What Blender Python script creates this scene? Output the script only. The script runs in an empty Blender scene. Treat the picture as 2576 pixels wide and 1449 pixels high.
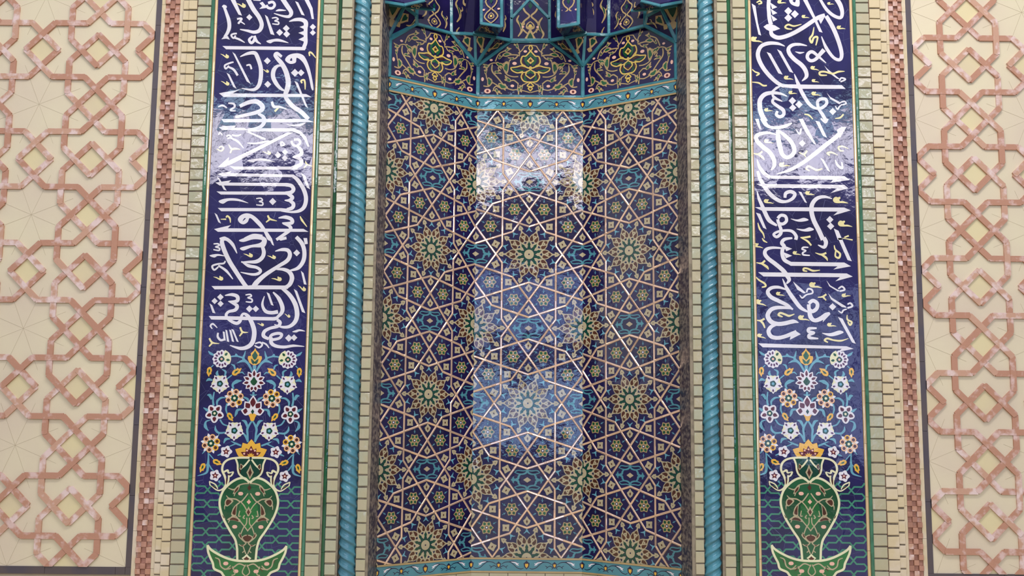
import bpy, math, random
from mathutils import Vector, Matrix
from mathutils.geometry import tessellate_polygon
random.seed(7)
SC = bpy.context.scene
COL = SC.collection

# ------------------------------------------------------------------ camera
IW, IH, FPX = 2576.0, 1449.0, 2550.0
TILT, ROLL = math.atan(320/2550), math.radians(0.568)
CAM = Vector((-0.106, -6.5, 1.6))
_F = Vector((0, math.cos(TILT), math.sin(TILT)))
_U0 = Vector((0, -math.sin(TILT), math.cos(TILT)))
_R0 = Vector((1, 0, 0))
_R = _R0*math.cos(ROLL) + _U0*math.sin(ROLL)
_U = _U0*math.cos(ROLL) - _R0*math.sin(ROLL)
cam = bpy.data.objects.new('camera', bpy.data.cameras.new('camera'))
COL.objects.link(cam)
cam.data.sensor_width = 36.0
cam.data.lens = 36.0*FPX/IW
cam.data.clip_end = 200
cam.matrix_world = Matrix(((_R.x, _U.x, -_F.x, CAM.x), (_R.y, _U.y, -_F.y, CAM.y), (_R.z, _U.z, -_F.z, CAM.z), (0, 0, 0, 1)))
SC.camera = cam
# ------------------------------------------------------------------ world, lamps, exposure
SC.view_settings.view_transform = 'Standard'
SC.view_settings.look = 'None'
SC.view_settings.gamma = 1
SC.view_settings.exposure = -0.22
wd = bpy.data.worlds.new('hall_light'); SC.world = wd; wd.use_nodes = True
nt = wd.node_tree; nt.nodes.clear()
_o = nt.nodes.new('ShaderNodeOutputWorld'); _b = nt.nodes.new('ShaderNodeBackground')
_t = nt.nodes.new('ShaderNodeTexCoord'); _s = nt.nodes.new('ShaderNodeSeparateXYZ'); _c = nt.nodes.new('ShaderNodeValToRGB')
nt.links.new(_t.outputs['Generated'], _s.inputs[0]); nt.links.new(_s.outputs['Z'], _c.inputs[0])
_m = nt.nodes.new('ShaderNodeMapRange'); _m.inputs[1].default_value = -1
nt.links.new(_s.outputs['Z'], _m.inputs[0]); nt.links.new(_m.outputs[0], _c.inputs[0])
e = _c.color_ramp.elements
e[0].position = 0.35; e[0].color = (0.20, 0.18, 0.17, 1)
e[1].position = 0.80; e[1].color = (1.05, 1.04, 1.08, 1)
k = e.new(0.52); k.color = (0.38, 0.365, 0.37, 1)
nt.links.new(_c.outputs[0], _b.inputs[0]); nt.links.new(_b.outputs[0], _o.inputs[0])
_b.inputs[1].default_value = 0.85

def area(name, loc, tgt, sx, sy, watts, color):
    l = bpy.data.lights.new(name, 'AREA'); l.shape = 'RECTANGLE'; l.size = sx; l.size_y = sy; l.energy = watts; l.color = color
    o = bpy.data.objects.new(name, l); COL.objects.link(o); o.location = loc
    o.rotation_euler = (Vector(tgt)-Vector(loc)).to_track_quat('-Z', 'Y').to_euler()
    return o
area('ceiling_lamp', (0.6, -3.4, 7.2), (0, 0.2, 1.6), 5.0, 1.0, 300, (1.0, 0.95, 0.88))

# ------------------------------------------------------------------ projection of the photo onto the real planes
def ray(px, py):
    return (_F + _R*((px-IW/2)/FPX) + _U*((IH/2-py)/FPX))
def W3(px, py, Y=0.0):
    d = ray(px, py); t = (Y-CAM.y)/d.y
    return CAM + d*t
class Plane:
    """flat patch: origin O, unit u along the wall, v straight up, n towards the hall"""
    def __init__(s, O, u):
        s.O = Vector(O); s.u = Vector(u).normalized(); s.v = Vector((0, 0, 1)); s.n = s.u.cross(s.v); 
        if s.n.y > 0: s.n = -s.n
    def at(s, a, b, off=0.0): return s.O + s.u*a + s.v*b + s.n*off
    def px(s, x, y, off=0.0):
        d = ray(x, y); o = s.O + s.n*off
        t = (o-CAM).dot(s.n)/d.dot(s.n); p = CAM+d*t-o
        return (p.dot(s.u), p.dot(s.v))
WALL = Plane((0, 0, 0), (1, 0, 0))

# ------------------------------------------------------------------ materials
MATS = {}
def lin(c): return tuple(((v/255.0)/12.92 if v/255.0 <= 0.04045 else (((v/255.0)+0.055)/1.055)**2.4) for v in c)
def mat(name, rgb, rough=0.5, metal=0.0, ior=1.5, bump=0.0, bscale=30.0, var=0.0, vscale=6.0, rgb2=None, tile=0.0, tscale=9.0, thr=(0.45, 0.6), det=3.0, joint=None, stretch=None):
    m = bpy.data.materials.new(name); m.use_nodes = True
    t = m.node_tree; N = t.nodes; L = t.links
    b = N['Principled BSDF']; b.inputs['Roughness'].default_value = rough; b.inputs['Metallic'].default_value = metal
    b.inputs['IOR'].default_value = ior
    c = lin(rgb)
    tc = N.new('ShaderNodeTexCoord')
    src = tc.outputs['Object']
    if stretch:
        mp = N.new('ShaderNodeMapping'); mp.inputs['Scale'].default_value = stretch; L.new(src, mp.inputs[0]); src = mp.outputs[0]
    col = None
    nz = N.new('ShaderNodeTexNoise'); nz.inputs['Scale'].default_value = vscale; nz.inputs['Detail'].default_value = det
    L.new(src, nz.inputs['Vector'])
    rp = N.new('ShaderNodeValToRGB'); rp.color_ramp.elements[0].position = thr[0]; rp.color_ramp.elements[1].position = thr[1]
    c2 = lin(rgb2) if rgb2 else tuple(v*(1-var) for v in c)
    rp.color_ramp.elements[0].color = (*c, 1); rp.color_ramp.elements[1].color = (*c2, 1)
    L.new(nz.outputs['Fac'], rp.inputs[0]); col = rp.outputs[0]
    if tile or joint:
        vo = N.new('ShaderNodeTexVoronoi'); vo.inputs['Scale'].default_value = tscale
        L.new(src, vo.inputs['Vector'])
    if joint:
        ve = N.new('ShaderNodeTexVoronoi'); ve.feature = 'DISTANCE_TO_EDGE'; ve.inputs['Scale'].default_value = tscale
        L.new(src, ve.inputs['Vector'])
        lt = N.new('ShaderNodeMath'); lt.operation = 'LESS_THAN'; lt.inputs[1].default_value = joint[1]; L.new(ve.outputs['Distance'], lt.inputs[0])
        mx = N.new('ShaderNodeMix'); mx.data_type = 'RGBA'; L.new(lt.outputs[0], mx.inputs['Factor']); L.new(col, mx.inputs['A']); mx.inputs['B'].default_value = (*lin(joint[0]), 1)
        col = mx.outputs['Result']
    L.new(col, b.inputs['Base Color'])
    nrm = None
    if tile:                                   # every fired piece sits at its own slight angle
        geo = N.new('ShaderNodeNewGeometry')
        sub = N.new('ShaderNodeVectorMath'); sub.operation = 'SUBTRACT'; sub.inputs[1].default_value = (0.5, 0.5, 0.5); L.new(vo.outputs['Color'], sub.inputs[0])
        sc = N.new('ShaderNodeVectorMath'); sc.operation = 'SCALE'; sc.inputs['Scale'].default_value = tile; L.new(sub.outputs[0], sc.inputs[0])
        ad = N.new('ShaderNodeVectorMath'); ad.operation = 'ADD'; L.new(geo.outputs['Normal'], ad.inputs[0]); L.new(sc.outputs[0], ad.inputs[1])
        no = N.new('ShaderNodeVectorMath'); no.operation = 'NORMALIZE'; L.new(ad.outputs[0], no.inputs[0]); nrm = no.outputs[0]
    if bump:
        n2 = N.new('ShaderNodeTexNoise'); n2.inputs['Scale'].default_value = bscale; n2.inputs['Detail'].default_value = 2.5
        L.new(src, n2.inputs['Vector'])
        bp = N.new('ShaderNodeBump'); bp.inputs['Strength'].default_value = 1.0; bp.inputs['Distance'].default_value = bump
        L.new(n2.outputs['Fac'], bp.inputs['Height'])
        if nrm: L.new(nrm, bp.inputs['Normal'])
        nrm = bp.outputs[0]
    if nrm: L.new(nrm, b.inputs['Normal'])
    MATS[name] = m
    return m
G = dict(rough=0.06, ior=1.55, bump=0.0006, bscale=22, tile=0.022, tscale=8.0)
mat('cobalt_glaze', (35, 33, 88), var=0.4, vscale=3, joint=((84, 88, 128), 0.0032), **G)
mat('niche_glaze', (30, 24, 70), var=0.3, vscale=3, **dict(G, bump=0.0009))
mat('white_glaze', (216, 214, 222), var=0.06, **dict(G, tile=0.02))
mat('yellow_glaze', (226, 216, 160), var=0.1, **dict(G, tile=0.02))
mat('cream_glaze', (218, 216, 180), var=0.06, **dict(G, tile=0.02))
mat('tan_glaze', (172, 148, 104), var=0.12, **dict(G, tile=0.03))
mat('rosette_glaze', (174, 162, 132), var=0.1, **dict(G, tile=0.03))
mat('gold_glaze', (222, 172, 66), var=0.1, **dict(G, tile=0.02))
mat('turquoise_glaze', (74, 134, 148), var=0.12, **dict(G, tile=0.03))
mat('sky_glaze', (98, 156, 176), var=0.1, **dict(G, tile=0.02))
mat('green_glaze', (32, 88, 56), var=0.35, vscale=5, **dict(G, tile=0.02))
mat('dark_green_glaze', (14, 66, 52), var=0.2, **dict(G, tile=0.02))
mat('lattice_glaze', (62, 130, 108), var=0.15, **dict(G, tile=0.02))
mat('trim_green_glaze', (64, 118, 94), var=0.3, vscale=9, **dict(G, bump=0.0006, tile=0.03))
mat('maroon_glaze', (92, 30, 42), var=0.2, **dict(G, tile=0.02))
mat('brown_glaze', (80, 46, 34), var=0.25, **dict(G, tile=0.02))
mat('purple_glaze', (84, 42, 82), var=0.2, **dict(G, tile=0.02))
mat('navy_glaze', (22, 22, 58), **dict(G, tile=0.02))
mat('pink_glaze', (222, 176, 158), **dict(G, tile=0.02))
mat('gold_lustre', (236, 202, 176), rough=0.14, metal=0.6, bump=0.0004, bscale=40, tile=0.12, tscale=7)
mat('gold_strip', (226, 196, 152), rough=0.2, metal=0.55, bump=0.0004, bscale=30, tile=0.06, tscale=10)
mat('column_glaze', (66, 118, 136), rough=0.2, vscale=5, bump=0.0004, bscale=60, rgb2=(72, 134, 152))
mat('brick_glaze', (176, 167, 140), rough=0.14, ior=1.55, rgb2=(172, 167, 138), vscale=7, bump=0.0022, bscale=26, tile=0.06, tscale=13)
mat('green_brick_glaze', (168, 168, 144), rough=0.14, ior=1.55, rgb2=(172, 166, 138), vscale=7, bump=0.0022, bscale=26, tile=0.06, tscale=13)
mat('sandstone', (200, 184, 150), rough=0.75, rgb2=(206, 192, 170), vscale=6, bump=0.002, bscale=40)
mat('cream_stone', (212, 202, 173), rough=0.45, rgb2=(206, 192, 170), vscale=1.6, thr=(0.4, 0.65), bump=0.0005, bscale=50)
mat('warm_stone', (212, 200, 158), rough=0.45, rgb2=(206, 192, 158), vscale=2.2, bump=0.0005, bscale=50)
mat('terracotta', (176, 130, 108), rough=0.7, rgb2=(206, 178, 172), vscale=17, thr=(0.50, 0.66), det=5, bump=0.0015, bscale=60)
mat('terracotta_light', (188, 148, 126), rough=0.7, rgb2=(214, 192, 188), vscale=17, thr=(0.46, 0.62), det=5, bump=0.0015, bscale=60)
mat('check_brick', (158, 114, 96), rough=0.7, rgb2=(180, 134, 116), vscale=16, bump=0.0015, bscale=60)
mat('mortar', (140, 129, 112), rough=0.9, var=0.3, vscale=20)
mat('dark_stone', (84, 74, 76), rough=0.4, rgb2=(74, 68, 78), vscale=4)
mat('red_joint', (92, 34, 24), rough=0.6)
mat('plaster', (190, 176, 150), rough=0.9, var=0.1)
mat('joint_line', (172, 158, 132), rough=0.8)
mat('pale_joint', (120, 122, 160), rough=0.5)
mat('jamb_mosaic', (36, 34, 62), rough=0.4, rgb2=(132, 124, 120), vscale=70, thr=(0.42, 0.62), det=6, stretch=(1, 0.25, 0.6), bump=0.002, bscale=60)

# ------------------------------------------------------------------ mesh building
LIFT = [0]
def lift():
    LIFT[0] = (LIFT[0]+7) % 25
    return LIFT[0]*1.5e-5
class MB:
    def __init__(s): s.v = []; s.f = []; s.m = []; s.ms = []
    def mi(s, m):
        if m not in s.ms: s.ms.append(m)
        return s.ms.index(m)
    def face(s, pts, m):
        i = len(s.v); s.v += [tuple(p) for p in pts]; s.f.append(tuple(range(i, i+len(pts)))); s.m.append(s.mi(m))
    def build(s, name, parent=None):
        me = bpy.data.meshes.new(name); me.from_pydata(s.v, [], s.f)
        for k in s.ms: me.materials.append(MATS[k])
        me.polygons.foreach_set('material_index', s.m); me.update()
        o = bpy.data.objects.new(name, me); COL.objects.link(o)
        if parent is not None: o.parent = parent
        return o
    # P: plane, pts: plane coordinates, counter clockwise or not
    def solid(s, P, pts, lo, hi, m, side=None):
        n = len(pts)
        if n < 3: return
        a = sum(pts[i][0]*pts[(i+1) % n][1]-pts[(i+1) % n][0]*pts[i][1] for i in range(n))
        if abs(a) < 1e-9: return
        if a < 0: pts = pts[::-1]
        hi = hi+lift(); mi = s.mi(m); base = len(s.v)
        s.v += [tuple(P.at(x, y, hi)) for x, y in pts]
        if n <= 4: tr = [tuple(range(n))]
        else: tr = tessellate_polygon([[Vector((x, y, 0)) for x, y in pts]])
        for t in tr:
            if len(t) == 3:
                (x0, y0), (x1, y1), (x2, y2) = (pts[j] for j in t)
                if (x1-x0)*(y2-y0)-(x2-x0)*(y1-y0) < 0: t = (t[0], t[2], t[1])
            s.f.append(tuple(base+j for j in t)); s.m.append(mi)
        if lo is not None and hi-lo > 1e-6:
            s.v += [tuple(P.at(x, y, lo)) for x, y in pts]
            mj = s.mi(side or m)
            for j in range(n):
                k = (j+1) % n
                s.f.append((base+j, base+n+j, base+n+k, base+k)); s.m.append(mj)
    def stroke(s, P, pts, ws, lo, hi, m, conv=None, step=6, bevel=False, closed=False):
        """ribbon along a smooth centre line, width ws (same units as pts)"""
        c = []; w = []
        n = len(pts)
        if len(ws) != n: print('WIDTHS', len(ws), n, pts[:2]); ws = [ws[min(int(i*(len(ws)-1)/(n-1)+.5), len(ws)-1)] for i in range(n)]
        for i in range(n-1):
            p0 = pts[max(i-1, 0)]; p1 = pts[i]; p2 = pts[i+1]; p3 = pts[min(i+2, n-1)]
            k = step if n > 2 else 1
            for j in range(k):
                t = j/k
                c.append(tuple(0.5*((2*p1[q])+(-p0[q]+p2[q])*t+(2*p0[q]-5*p1[q]+4*p2[q]-p3[q])*t*t+(-p0[q]+3*p1[q]-3*p2[q]+p3[q])*t**3) for q in (0, 1)))
                w.append(ws[i]*(1-t)+ws[i+1]*t)
        c.append(pts[-1]); w.append(ws[-1])
        A = []; B = []
        N = len(c)
        for i in range(N):
            a = c[max(i-1, 0)]; b = c[min(i+1, N-1)]
            dx, dy = b[0]-a[0], b[1]-a[1]; L = math.hypot(dx, dy) or 1e-9
            nx, ny = -dy/L*w[i]/2, dx/L*w[i]/2
            A.append((c[i][0]+nx, c[i][1]+ny)); B.append((c[i][0]-nx, c[i][1]-ny))
        if conv: A = [conv(*p) for p in A]; B = [conv(*p) for p in B]
        mi = s.mi(m); b0 = len(s.v)
        sgn = 0
        for i in range(N-1):
            sgn += (A[i+1][0]-A[i][0])*(B[i][1]-A[i][1])-(B[i][0]-A[i][0])*(A[i+1][1]-A[i][1])
        if sgn < 0: A, B = B, A
        hi = hi+lift(); hs = [P.at(*p, hi+i*1.2e-5) for i, p in enumerate(A)]; hb = [P.at(*p, hi+i*1.2e-5) for i, p in enumerate(B)]
        s.v += [tuple(p) for p in hs]+[tuple(p) for p in hb]
        for i in range(N-1):
            (ax, ay), (bx, by), (cx, cy), (dx, dy) = A[i], A[i+1], B[i+1], B[i]
            t1 = (bx-ax)*(cy-ay)-(by-ay)*(cx-ax); t2 = (cx-ax)*(dy-ay)-(cy-ay)*(dx-ax)
            for t, (i0, i1, i2) in ((t1, (b0+i, b0+i+1, b0+N+i+1)), (t2, (b0+i, b0+N+i+1, b0+N+i))):
                if abs(t) < 1e-12: continue
                s.f.append((i0, i1, i2) if t > 0 else (i0, i2, i1)); s.m.append(mi)
        if lo is not None:
            s.v += [tuple(P.at(*p, lo)) for p in A]+[tuple(P.at(*p, lo)) for p in B]
            for i in range(N-1):
                s.f.append((b0+2*N+i, b0+2*N+i+1, b0+i+1, b0+i)); s.m.append(mi)
                s.f.append((b0+N+i, b0+N+i+1, b0+3*N+i+1, b0+3*N+i)); s.m.append(mi)
            s.f.append((b0, b0+N, b0+3*N, b0+2*N)); s.m.append(mi)
            s.f.append((b0+N-1, b0+3*N-1, b0+4*N-1, b0+2*N-1)); s.m.append(mi)
    def box(s, P, a0, a1, b0, b1, lo, hi, m):
        s.solid(P, [(a0, b0), (a1, b0), (a1, b1), (a0, b1)], lo, hi, m)

def spline(pts, step=5):
    n = len(pts); out = []
    for i in range(n):
        p0, p1, p2, p3 = pts[i-1], pts[i], pts[(i+1) % n], pts[(i+2) % n]
        for j in range(step):
            t = j/step
            out.append(tuple(0.5*((2*p1[q])+(-p0[q]+p2[q])*t+(2*p0[q]-5*p1[q]+4*p2[q]-p3[q])*t*t+(-p0[q]+3*p1[q]-3*p2[q]+p3[q])*t**3) for q in (0, 1)))
    return out
def nums(t): return [float(x) for x in t.split(',')]
def ptl(t): return [tuple(float(x) for x in p.split(',')) for p in t.split()]

def thing(name, label, cat, group=None, loc=(0, 0, 0)):
    o = bpy.data.objects.new(name, None); COL.objects.link(o); o.location = loc
    o['label'] = label; o['category'] = cat
    if group: o['group'] = group
    o.empty_display_size = 0.1
    return o
def tag(o, label, cat, group=None):
    o['label'] = label; o['category'] = cat
    if group: o['group'] = group
    return o
def struct(o): o['kind'] = 'structure'; return o
# ------------------------------------------------------------------ traced lettering and ornament (zoom coordinates)
L1='''S 30,36,46,46,40,30;402,78 430,150 462,250 468,330 445,400 410,450
P;372,478 412,432 452,440 474,483 430,470
C;380,85 400,58 436,74 430,100
P;483,-5 540,-5 622,190 580,178 500,30
S 55,55,52,50,46,40,30,10;690,-20 760,110 830,210 862,300 835,370 770,392 690,375 598,358
D;712,210,38
S 22,26,24,20,10;562,232 618,228 578,288 600,262 658,298
S 20,22,22,20,20;560,408 520,412 492,430 520,465 545,432
S 22,26,8;520,455 590,480 656,518
S 20,32,34,34,26;752,440 710,482 735,522 770,490 775,436
S 34,34,8;772,436 800,500 852,535
P;900,180 935,205 1018,428 970,415
S 14,18,18,14,18,18,12;985,222 1035,215 1062,235 1020,255 1064,268 1062,296 990,290
D;1160,345,42
D;1080,395,42
D;1165,415,42
D;1483,328,38
D;1483,398,36
S 8,38,46,55,50;1195,262 1270,240 1345,240 1395,270 1398,330
P;1322,328 1400,300 1410,372
P;1306,400 1390,372 1405,445
P;1308,480 1380,445 1410,520
S 46,46,46,46,46;1398,310 1395,380 1395,450 1395,520 1368,590
P;385,560 1330,570 1405,580 1385,612 430,600
C;918,500 1000,476 1080,474 1190,522 1080,507 1010,507 965,527
S 30,30;760,-8 850,-2
S 32,32,32,32,32,32;940,38 995,25 1020,62 990,100 940,95 918,62
P;835,38 872,22 905,62 930,95 832,110 868,75
C;1030,136 1075,110 1162,128 1080,137
S 55,55,50,38,26,8;1110,-20 1170,70 1220,150 1195,200 1120,196 1010,163
P;1268,15 1305,30 1385,190 1345,180
P;1378,-10 1430,-10 1480,100 1496,232 1470,232 1445,120
Y;550,40 670,72
Y;360,655 465,690
P;505,632 542,660 730,1022 680,990
S 10,36,46,50,50,50,46,34,8;600,690 690,652 775,645 812,700 850,820 850,950 820,1050 750,1092 618,1074
S 18,24,22;675,797 718,790 738,842
S 16,22,22,22,20;520,755 480,765 415,795 425,835 465,800
S 20,28,28;450,812 520,845 570,918
D;930,740,42
D;935,1025,42
Y;870,840 950,870
S 30,40,42,50,55,60,62,60,50,50,55,55,50;1105,690 1050,650 1025,672 1060,720 1110,780 1160,880 1185,1000 1170,1090 1150,1150 1170,1210 1250,1300 1340,1360 1430,1450
S 10,32,52,52,50,36,12;1125,806 1060,800 1010,850 1000,930 1035,1010 1090,1075 1148,1108
C;1150,712 1190,670 1260,650 1330,655 1390,700 1450,850 1492,1074 1465,1078 1430,920 1370,770 1290,702 1275,760 1210,777 1155,745
B;1205,735 1225,705 1232,738
D;1265,885,48
D;1340,885,42
Z 14,22,22,8;1445,682 1440,640 1470,645 1522,708
P;435,885 470,905 557,1080 515,1055
Y;365,985 470,1020
P;343,1135 400,1122 545,1100 622,1074 510,1135 1400,1143 1470,1180 400,1180
Z 18,22,22,22,10;1352,1012 1342,982 1375,972 1388,1010 1390,1088
P;1260,985 1300,1005 1425,1314 1390,1290
S 14,26,16;333,1300 385,1282 440,1312
S 16,26,26,20,14;455,1255 520,1262 532,1300 480,1340 545,1348
S 40,50,55,60,50,46,40,30;595,1292 700,1245 800,1235 868,1290 858,1340 780,1372 650,1402 540,1425
S 30,42,44;820,1382 880,1420 905,1475
S 30,36,30,8;985,1235 1010,1295 1080,1300 1168,1326
Z 24,20;1020,1355 1070,1305
'''
L2='''P;370,-2 1400,-2 1500,36 400,38
S 50,48,42,40,20;885,-20 890,40 850,90 780,118 690,125
P;338,97 400,84 556,75 530,102 650,105 700,135 380,130
P;690,135 750,110 1260,110 1340,150 1400,212 1442,332 1420,338 1380,252 1320,178 1240,150 700,150
P;665,150 712,150 915,235 905,257 860,240
C;680,286 790,283 900,262 960,262 860,297 740,304
C;1160,60 1250,66 1395,40 1340,82 1250,87
P;1175,160 1247,160 500,545 410,582 328,582 465,460 460,505
S 14,20,10;340,192 355,160 387,196
S 20,22,22,20;432,212 462,195 492,218 445,235
S 18,22,14;500,190 560,202 615,185
S 18,26,8;480,225 570,270 642,352
S 28,30,30,30,28,26;1252,250 1310,248 1328,290 1285,325 1238,305 1225,262
S 26,46,46,20;1285,320 1340,378 1335,430 1240,462
S 20,46,46,44;1255,462 1335,490 1335,550 1230,592
P;468,568 530,575 1250,575 1330,562 1290,612 530,612 500,590
D;1060,435,40
D;1145,400,36
D;1143,472,38
S 20,24,20,18;1100,270 1098,318 1140,308 1105,272
Z 12,20,22,20,14;318,362 372,385 398,350 372,332 342,348
Z 10,26,26,6;460,308 495,360 540,358 602,366
Z 20,22;500,360 480,412
Y;868,395 975,408
Z 10,22,6;1392,510 1412,548 1477,572
Z 20,20;1412,552 1375,592
C;690,505 780,480 900,480 1032,522 930,508 800,507 760,524
P;315,668 500,630 475,655 1250,672 1290,705 1240,705 390,692
S 36,48,50,50,48,40,25,6;1240,690 1300,740 1370,850 1400,960 1380,1060 1320,1112 1220,1128 1095,1118
P;313,692 350,720 436,867 400,855
P;298,770 490,742 460,770 1180,775 1180,815 350,805
S 42,46,48,46,42;1150,794 1220,808 1248,850 1220,888 1150,899
P;313,878 1180,880 1180,918 365,915
P;1343,655 1395,690 1450,852 1410,830
S 40,46,40,10;1180,905 1235,950 1200,985 1140,985
S 36,46,46,40;1195,985 1245,1025 1235,1075 1170,1100
P;328,1078 1100,1080 1200,1090 1190,1112 1150,1118 370,1118
C;338,995 430,963 570,966 702,1020 580,995 460,992 390,1027
S 12,18,18,14,18,18,12;795,965 850,960 870,985 832,1000 872,1012 868,1045 795,1040
D;995,1000,44
P;288,1138 320,1160 367,1267 335,1250
Z 8,18;363,1215 430,1215
Z 18,20,22,8;430,1195 445,1175 475,1205 482,1258
C;573,1210 610,1165 680,1143 760,1168 850,1250 930,1365 990,1465 935,1465 880,1360 790,1260 720,1200 690,1250 640,1277 590,1255
B;630,1240 650,1205 668,1205
Z 20,26,6;935,1168 962,1212 1048,1236
Z 24,14;965,1212 915,1252
S 10,44,46,44,14;1065,1200 1150,1190 1222,1215 1225,1260 1110,1262
S 20,40,44,34;1120,1266 1200,1300 1200,1350 1040,1465
Z 8,26,8;1328,1178 1350,1225 1412,1308
P;283,1335 488,1286 450,1325 1370,1332 1430,1368 330,1368
S 20,30,30;350,1452 410,1440 440,1460
S 20,40,44;650,1450 760,1412 870,1425
'''
L3='''S 8,40,42,46,55,54,52,50,50;562,182 510,75 440,10 385,15 388,90 460,260 560,420 640,540 680,592
C;588,20 720,-25 850,-35 922,10 905,92 850,108 740,110 640,146 598,116 700,85 830,58 862,20 760,10 640,42
S 40,48,48,46,30,10;870,95 888,170 865,235 800,280 700,286 612,288
S 10,40,36,36,36,30,8;615,278 700,330 800,352 848,392 815,428 740,436 605,410
P;252,578 680,574 730,568 1140,572 1210,550 1180,612 1130,618 290,618
S 44,50,50,50,44,16;1280,-20 1350,60 1380,160 1368,270 1305,358 1205,390
D;1287,175,42
P;1368,-5 1413,-5 1422,65 1385,72
P;948,-5 985,-5 1012,87 990,77
P;1050,2 1160,-25 1165,10 1092,27
S 8,38,46,50,48,42,50,60,60;1025,155 1110,135 1180,145 1205,200 1170,270 1060,340 900,445 800,535 762,592
S 20,40,50,55,50,36;1040,372 1130,376 1200,410 1230,480 1200,560 1135,602
Y;638,185 755,205
Y;928,208 1035,228
Y;273,465 395,485
Y;978,485 1105,488
Y;1300,568 1400,625
Y;1138,912 1210,950
Y;805,1030 890,1048
Z 22,24,6;600,1078 628,1135 697,1141
Z 24,16;632,1135 592,1188
Z 22,24,6;225,1212 262,1265 347,1277
Z 24,16;262,1268 222,1312
S 14,20,20,14,20,20,14;277,66 330,65 345,86 300,102 347,118 342,145 275,135
C;228,206 330,188 427,216 330,212 285,232
S 16,22,22,24,22,18;420,272 400,302 330,310 262,335 285,382 335,345
S 22,32,10;335,328 430,392 512,494
P;1338,393 1370,420 1407,562 1375,556
P;1252,612 1292,640 1392,908 1350,892
D;360,712,40
D;290,760,38
D;362,793,38
D;712,855,42
D;790,855,40
P;228,788 260,810 300,910 265,902
S 10,38,46,44,10;415,692 500,682 565,705 560,760 455,765
S 20,45,42,32,36,36,40,40,30,30,46,55,56,55,50,40,8;470,765 560,815 540,868 460,890 430,935 470,990 550,1030 598,1005 620,935 650,915 700,950 752,1050 772,1150 750,1260 690,1318 600,1335 475,1298
S 14,20,20,14,20,20,14;665,686 720,680 735,702 692,720 742,738 738,772 668,768
S 8,30,42,42,46;895,700 870,800 905,880 975,902 1060,890
S 16,46,52,46,30;1000,652 1070,730 1112,830 1105,900 1045,962
P;922,653 955,670 1007,817 975,807
S 36,50,56,56,50,40,30,8;1105,600 1200,685 1270,800 1292,920 1268,1010 1200,1068 1110,1076 1015,1044
P;218,942 420,944 1000,955 1080,940 1060,985 1020,997 250,985
S 36,42,38,36,42,46,30;1050,988 1085,1020 1060,1065 960,1092 895,1130 885,1185 950,1222
S 34,36,36,36,34,34;955,1218 985,1172 1060,1152 1105,1168 1075,1212 985,1232
S 40,46,40,35,30,6;975,1200 980,1270 1040,1308 1140,1318 1250,1303 1380,1312
D;1190,1210,45
D;1255,1205,40
C;1233,1132 1320,1103 1392,1128 1320,1127 1280,1142
S 16,22,22,22,16;782,1278 840,1262 868,1292 830,1325 775,1300
S 18,22,10;865,1262 915,1285 952,1332
S 10,22,22,10;262,1098 240,1062 270,1038 322,1086
S 20,28,28,26;332,1145 328,1195 365,1235 412,1225
P;388,1128 412,1135 425,1240 402,1240
P;420,1108 442,1115 468,1258 440,1252
P;466,1108 492,1115 527,1258 500,1250
P;492,1098 522,1110 582,1258 558,1252
'''
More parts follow.
